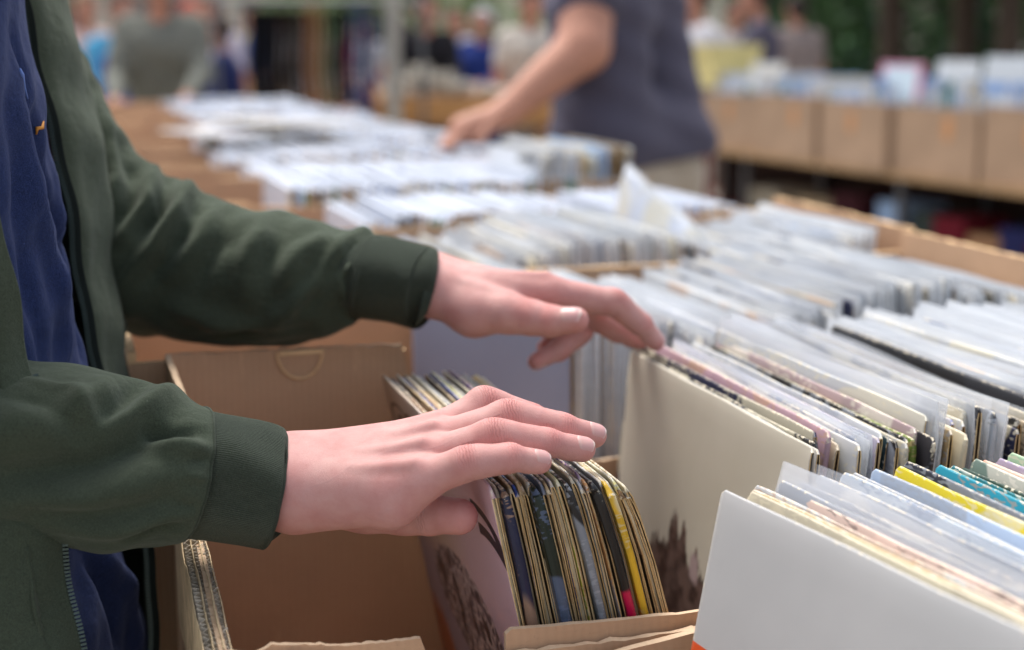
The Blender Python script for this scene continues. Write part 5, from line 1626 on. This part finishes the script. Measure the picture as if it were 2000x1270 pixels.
def s_of(u):  # distance along the table for a photo column
    k = np.array([loc2(s, 0) for s in np.linspace(-.6, Lr + 1, 200)]); q = k - CAM
    uu = 1000 + FPX * (q @ RT) / (q @ FW); return float(np.interp(u, uu, np.linspace(-.6, Lr + 1, 200)))
f = facing(s_of(1702), .02, .33, .24, .985, S(204, 146, 170), 'pink rimmed white sleeve standing face out on the right hand boxes')
mb = MB(); mb.box((.04, -.002, .03), (.29, -.0005, .22)); q = mb.build('print', simple('pale_blue_card', S(196, 214, 226)), f); q.matrix_parent_inverse = Matrix.Identity(4)
facing(s_of(1812), .015, .29, .25, .99, S(206, 212, 218), 'pale blank sleeve standing face out, right of the pink rimmed one')
f = facing(s_of(1905), .012, .36, .26, 1.0, S(200, 208, 216), 'white sleeve with a blue band, face out at the right edge of the boxes')
mb = MB(); mb.box((.0, -.002, .10), (.36, -.0005, .15)); q = mb.build('print', simple('blue_band', S(120, 150, 196)), f); q.matrix_parent_inverse = Matrix.Identity(4)
facing(s_of(1445), .05, .34, .20, 1.01, S(214, 214, 210), 'white sleeve face out on the boxes near the yellow crate')
# lower shelf: red cloth and odd boxes under the table
mb = MB(); mb.box((-.5, .05, 0), (Lr + 1.1, .58, .30)); o = mb.build('cloth_covered_bench', REDC); o.location = (*loc2(0, 0)[:2], .002); o.rotation_euler = (0, 0, ang); tag(o, 'low bench under a dark red cloth beneath the right hand table', 'bench')
under = [(1440, .30, S(170, 160, 140), 'small cream carton'), (1530, .42, S(150, 132, 106), 'flat tan carton'), (1600, .26, S(60, 24, 30), 'dark red carton'), (1690, .20, S(150, 176, 208), 'pale blue carton'), (1760, .16, S(60, 70, 66), 'dark green carton'), (1800, .22, S(110, 26, 40), 'crimson carton'), (1870, .22, S(170, 130, 96), 'light brown carton'), (1930, .20, S(40, 44, 90), 'navy carton'), (1985, .24, S(120, 26, 34), 'bright red carton')]
for u, w, colr, nm in under:
    mb = MB(); hh = rc.uniform(.17, .27)
    mb.box((0, 0, 0), (w, .26, hh)); mb.box((-.002, .10, hh), (w + .002, .16, hh + .004)); mb.box((.02, -.004, .04), (w - .02, -.0005, hh - .05))
    o = mb.build('carton', CLOTH); o.color = (*colr, 1); p = loc2(s_of(u), .10); o.location = (p[0], p[1], .303); o.rotation_euler = (0, 0, ang); tag(o, nm + ' on the red cloth under the right hand table', 'carton')

# pale yellow crate standing on the left end of the right hand boxes, far table, hanging trousers, white china
YEL = simple('pale_yellow_card', S(214, 200, 138), .8, .1, 6)
mb = MB()
mb.box((0, 0, 0), (.36, .30, .24)); mb.box((-.008, -.008, .205), (.368, .308, .246)); mb.box((.12, -.006, .11), (.24, -.0005, .14))
o = mb.build('crate', YEL); p = loc2(s_of(1338), .0); o.location = (p[0], p[1], 1.062); o.rotation_euler = (0, 0, ang); tag(o, 'pale yellow crate on the boxes just right of the man in grey', 'crate')
rk = empty('clothes_rack', (*at(625, 90, 8.6)[:2], 0), -.28); tag(rk, 'clothes rack hung with dark, tan and blue folded trousers', 'clothes rack')
mb = MB(); mb.tube([(-.62, 0, 1.56), (.62, 0, 1.56)], .013, 8)
for s in (-.62, .62):
    g = MB(); g.tube([(s, 0, 1.56), (s, 0, .04), (s, -.001, .039)], .014, 8); g.tube([(s, -.28, .04), (s, .28, .04)], .0145, 8); g.build('stand', STEEL, rk).matrix_parent_inverse = Matrix.Identity(4)
o = mb.build('rail', STEEL, rk); o.matrix_parent_inverse = Matrix.Identity(4)
mb = MB(); mb.tube([(.44, 0, 1.75), (.44, 0, .05)], .045, 10); o = mb.build('post', simple('pale_post', S(176, 172, 162), .6), rk); o.matrix_parent_inverse = Matrix.Identity(4)
hang = [(-.40, BK), (-.36, S(30, 32, 40)), (-.31, BK), (-.27, S(36, 36, 44)), (-.22, S(52, 36, 32)), (-.17, S(46, 34, 30)), (-.12, S(50, 34, 30)), (-.07, S(150, 86, 50)), (-.03, S(178, 138, 94)), (.02, S(172, 140, 98)), (.06, S(90, 120, 90)), (.11, S(34, 34, 40)), (.15, S(30, 32, 40)), (.20, S(50, 70, 124)), (.25, S(52, 74, 130)), (.30, S(44, 60, 110))]
nmz = ['black', 'charcoal', 'black', 'charcoal', 'dark brown', 'dark brown', 'dark brown', 'orange brown', 'tan', 'tan', 'grey green', 'black', 'charcoal', 'blue', 'blue', 'dark blue']
for (s, colr), nm in zip(hang, nmz):
    mb = MB()
    P = [[(s + .017 * math.cos(a) + .006 * math.sin(k), (.13 - .004 * k) * math.sin(a), 1.505 - k * .068 - (.02 if k == 8 else 0)) for a in [j * math.pi / 8 for j in range(16)]] for k in range(9)]
    b = mb.grid(P, 0, closed_u=True); mb.f.append([b + 8 * 16 + j for j in range(16)][::-1]); mb.m.append(0); mb.f.append([b + j for j in range(16)]); mb.m.append(0)
    mb.tube([(s, -.15, 1.51), (s, 0, 1.545), (s, .15, 1.51)], .004, 5); mb.tube([(s, 0, 1.545), (s, .012, 1.58), (s, .0, 1.592)], .003, 5)
    o = mb.build('folded_trousers', CLOTH, smooth=True); o.color = (*colr, 1); o.location = rk.location; o.rotation_euler = (0, 0, -.28)
    tag(o, '%s trousers folded over a hanger on the clothes rack' % nm, 'trousers', 'trousers hanging on the rack')
q = at(905, 90, 9.3)
mb = MB(); mb.box((-.62, -.3, .80), (.62, .4, .84)); [mb.box((a - .02, b - .02, .001), (a + .02, b + .02, .80)) for a in (-.55, .55) for b in (-.2, .3)]
o = mb.build('market_table', simple('honey_wood', S(186, 138, 88), .6, .2, 8)); o.location = (q[0], q[1], 0); o.rotation_euler = (0, 0, -.2); tag(o, 'honey brown market table beyond the reaching arm', 'table')
mb = MB(); mb.box((-.6, -.28, 0), (.58, .3, .13), 0); mb.box((-.58, -.26, .13), (.56, .28, .135), 1)
o = mb.build('shallow_tray', [simple('tray_wood', S(196, 146, 92), .6), simple('tray_fill', S(150, 110, 76))]); o.location = (q[0], q[1], .842); o.rotation_euler = (0, 0, -.2); tag(o, 'shallow tan tray on the market table, loaded with white china', 'tray')
CH = simple('white_china', S(222, 218, 208), .35, .08, 10)
i = 0
for (cx, cy, n) in [(-.42, -.1, 6), (-.28, .05, 9), (-.14, -.08, 7), (-.46, .12, 5), (-.02, .06, 4), (.14, -.06, 3), (.28, .08, 2), (.42, -.04, 2)]:
    mb = MB()
    for k in range(n):
        z = k * .022; R_ = .085 + .012 * math.sin(k + cx * 9)
        prof = [(.03, 0), (.045, .004), (R_, .020), (R_ + .004, .024), (R_ - .004, .021), (.04, .008)]
        P = [[(r_ * math.cos(a), r_ * math.sin(a), z + zz) for a in [j * math.pi / 12 for j in range(24)]] for r_, zz in prof]
        mb.grid(P, 0, closed_u=True)
    p = Matrix.Rotation(-.2, 4, 'Z') @ Vector((cx, cy, 0))
    o = mb.build('plate_stack', CH, smooth=True); o.location = (q[0] + p.x, q[1] + p.y, .978); tag(o, 'stack of white plates on the tan tray beyond the reaching arm', 'plates', 'white plates on the market table'); i += 1
# small far stalls with coloured odds and ends
rs = random.Random(31)
for i, (u, d) in enumerate([(470, 9.8), (200, 12.0), (1000, 14.0), (760, 13.0), (420, 15.5), (600, 14.5)]):
    q = at(u, 90, d); st = empty('market_stall', (q[0], q[1], 0), rs.uniform(-.5, .1)); tag(st, ['low stall of odds and ends left of the clothes rack', 'stall beyond the person in pale pink at the left', 'stall behind the cream shirted person', 'stall behind the plates and the person in black', 'stall behind the pale lilac shirt', 'stall behind the clothes rack'][i], 'stall')
    mb = MB(); mb.box((-.8, -.35, .78), (.8, .35, .82)); [mb.box((a - .02, b - .02, .001), (a + .02, b + .02, .78)) for a in (-.7, .7) for b in (-.25, .25)]
    o = mb.build('stall_table', WOOD, st); o.matrix_parent_inverse = Matrix.Identity(4)
    mb = MB(); mats = [simple('goods', S(*c_), .6) for c_ in ((220, 214, 206), (180, 60, 60), (70, 90, 150), (210, 170, 110), (230, 230, 235), (60, 56, 60))]
    for k in range(26):
        x, y = rs.uniform(-.74, .66), rs.uniform(-.3, .25); a, b, c = rs.uniform(.04, .14), rs.uniform(.04, .10), rs.uniform(.04, .20)
        mb.box((x, y, .8215 + k * .0001), (x + a, y + b, .82 + c), k % 6)
    o = mb.build('goods', mats, st); o.matrix_parent_inverse = Matrix.Identity(4); o['kind'] = 'stuff'

# trees, hedge, building
def leaf_mat(name, a, b):
    m = N(name); oi = m.n('ObjectInfo'); c = m.coord('Object')
    col = m.ramp(m.noise(c, 1.3, 3), [(0.35, a), (0.65, b)])
    mt = m.fin(col, .55, None, .3); return mt
LF = [leaf_mat('dark_leaves', (0.045, 0.11, 0.045), (0.10, 0.20, 0.075)), leaf_mat('light_leaves', (0.16, 0.26, 0.09), (0.26, 0.36, 0.15))]
BARK = simple('bark', S(70, 58, 48), .9, .3, 6, .8, 20)
def leaves(mb, n, fn, size, rnd):
    for _ in range(n):
        c = fn(); s = size * rnd.uniform(.6, 1.4)
        a = Vector((rnd.gauss(0, 1), rnd.gauss(0, 1), rnd.gauss(0, .7))).normalized(); b = a.cross(Vector((rnd.gauss(0, 1), rnd.gauss(0, 1), rnd.gauss(0, 1)))).normalized()
        c = Vector(c)
        mb.add([c - a * s, c + b * s * .5, c + a * s, c - b * s * .5], [(0, 1, 2, 3)])
def tree(u, d, H, R_, mat, label, seed, r0=.14, n=5200, low=1.9):
    rnd = random.Random(seed); q = at(u, 90, d)
    root = empty('tree', (q[0], q[1], 0)); tag(root, label, 'tree')
    mb = MB(); tips = []
    mb.tube([(0, 0, 0), (.05, .02, H * .2), (.0, .06, H * .45), (.06, 0, H * .8)], [r0 * 1.25, r0, r0 * .8, r0 * .3], 12)
    for k in range(9):
        a = rnd.uniform(0, 6.28); z0 = rnd.uniform(low * .9, H * .6); e = Vector((math.cos(a) * R_ * .75, math.sin(a) * R_ * .75, z0 + rnd.uniform(.3, 1.5)))
        mb.tube([(0, 0, z0), tuple(e * .5 + Vector((0, 0, z0 * .5 + .2))), tuple(e)], [r0 * .45, r0 * .3, .02], 8); tips.append(e)
    o = mb.build('trunk', BARK, root, smooth=True); o.matrix_parent_inverse = Matrix.Identity(4)
    cl = [(t, rnd.uniform(.5, .9)) for t in tips] + [(Vector((rnd.gauss(0, R_ * .45), rnd.gauss(0, R_ * .45), rnd.uniform(low, H))), rnd.uniform(.4, .9)) for _ in range(22)]
    mb = MB()
    def fn():
        c, r_ = rnd.choice(cl); return (c.x + rnd.gauss(0, r_ * .5), c.y + rnd.gauss(0, r_ * .5), max(low * .8, c.z + rnd.gauss(0, r_ * .4)))
    leaves(mb, n, fn, .075, rnd)
    o = mb.build('crown', mat, root); o.matrix_parent_inverse = Matrix.Identity(4)
tree(1735, 14.0, 6, 2.2, LF[0], 'dark tree with a bare trunk behind the right hand boxes', 1, .13)
tree(1880, 16.0, 6, 2.2, LF[0], 'tree just right of the dark trunk, before the hedge', 2, .15)
tree(1965, 12.5, 6, 2.0, LF[0], 'tree at the right edge of the picture', 3, .11)
tree(1600, 20.0, 6, 2.4, LF[0], 'tree behind the hedge at its left end', 4, .15)
tree(820, 24.0, 7, 3.0, LF[1], 'light green tree far off above the plates', 5, .16, low=1.6)
tree(930, 30.0, 8, 3.2, LF[1], 'second light green tree, farther off above the white haired person', 6, .18, low=1.6)
tree(120, 28.0, 8, 3.0, LF[1], 'light green tree far off at the left edge', 7, .18, low=2.4)
rnd = random.Random(9); mb = MB()
h0, h1 = at(1470, 90, 19)[:2], at(2500, 90, 15)[:2]
def hf():
    t = rnd.random(); a = h0 * (1 - t) + h1 * t
    return (a[0] + rnd.gauss(0, .25), a[1] + rnd.gauss(0, .35), rnd.random() ** .8 * (3.4 + .5 * math.sin(t * 23)))
leaves(mb, 15000, hf, .085, rnd); 
o = mb.build('hedge', LF[0]); tag(o, 'tall dark green hedge behind the right hand boxes', 'hedge', kind='thing')
mb = MB(); mb.box((-26, 0, 0), (26, 1, 9), 0)
for k in range(16):
    x = -24 + k * 3.1
    mb.box((x, -.06, 3.8), (x + 1.2, -.003, 6.2), 1); mb.box((x - .12, -.1, 3.65), (x + 1.32, -.062, 3.79), 2); mb.box((x, -.06, .02), (x + 1.6, -.003, 2.7), 1)
    mb.box((x - .15, -.14, 2.72), (x + 1.75, -.004, 2.9), 2)
mb.box((-26, -.2, 3.05), (26, -.001, 3.3), 2)
q = at(620, 90, 44)
o = mb.build('building', [simple('cream_render', S(206, 196, 182), .9, .12, .7, .3, 6), simple('dark_glass', S(70, 76, 84), .2), simple('stone_trim', S(190, 180, 166), .9)]); o.location = (q[0], q[1], 0); o.rotation_euler = (0, 0, -.25)
tag(o, 'long cream building with shop openings behind the crowd', 'building')
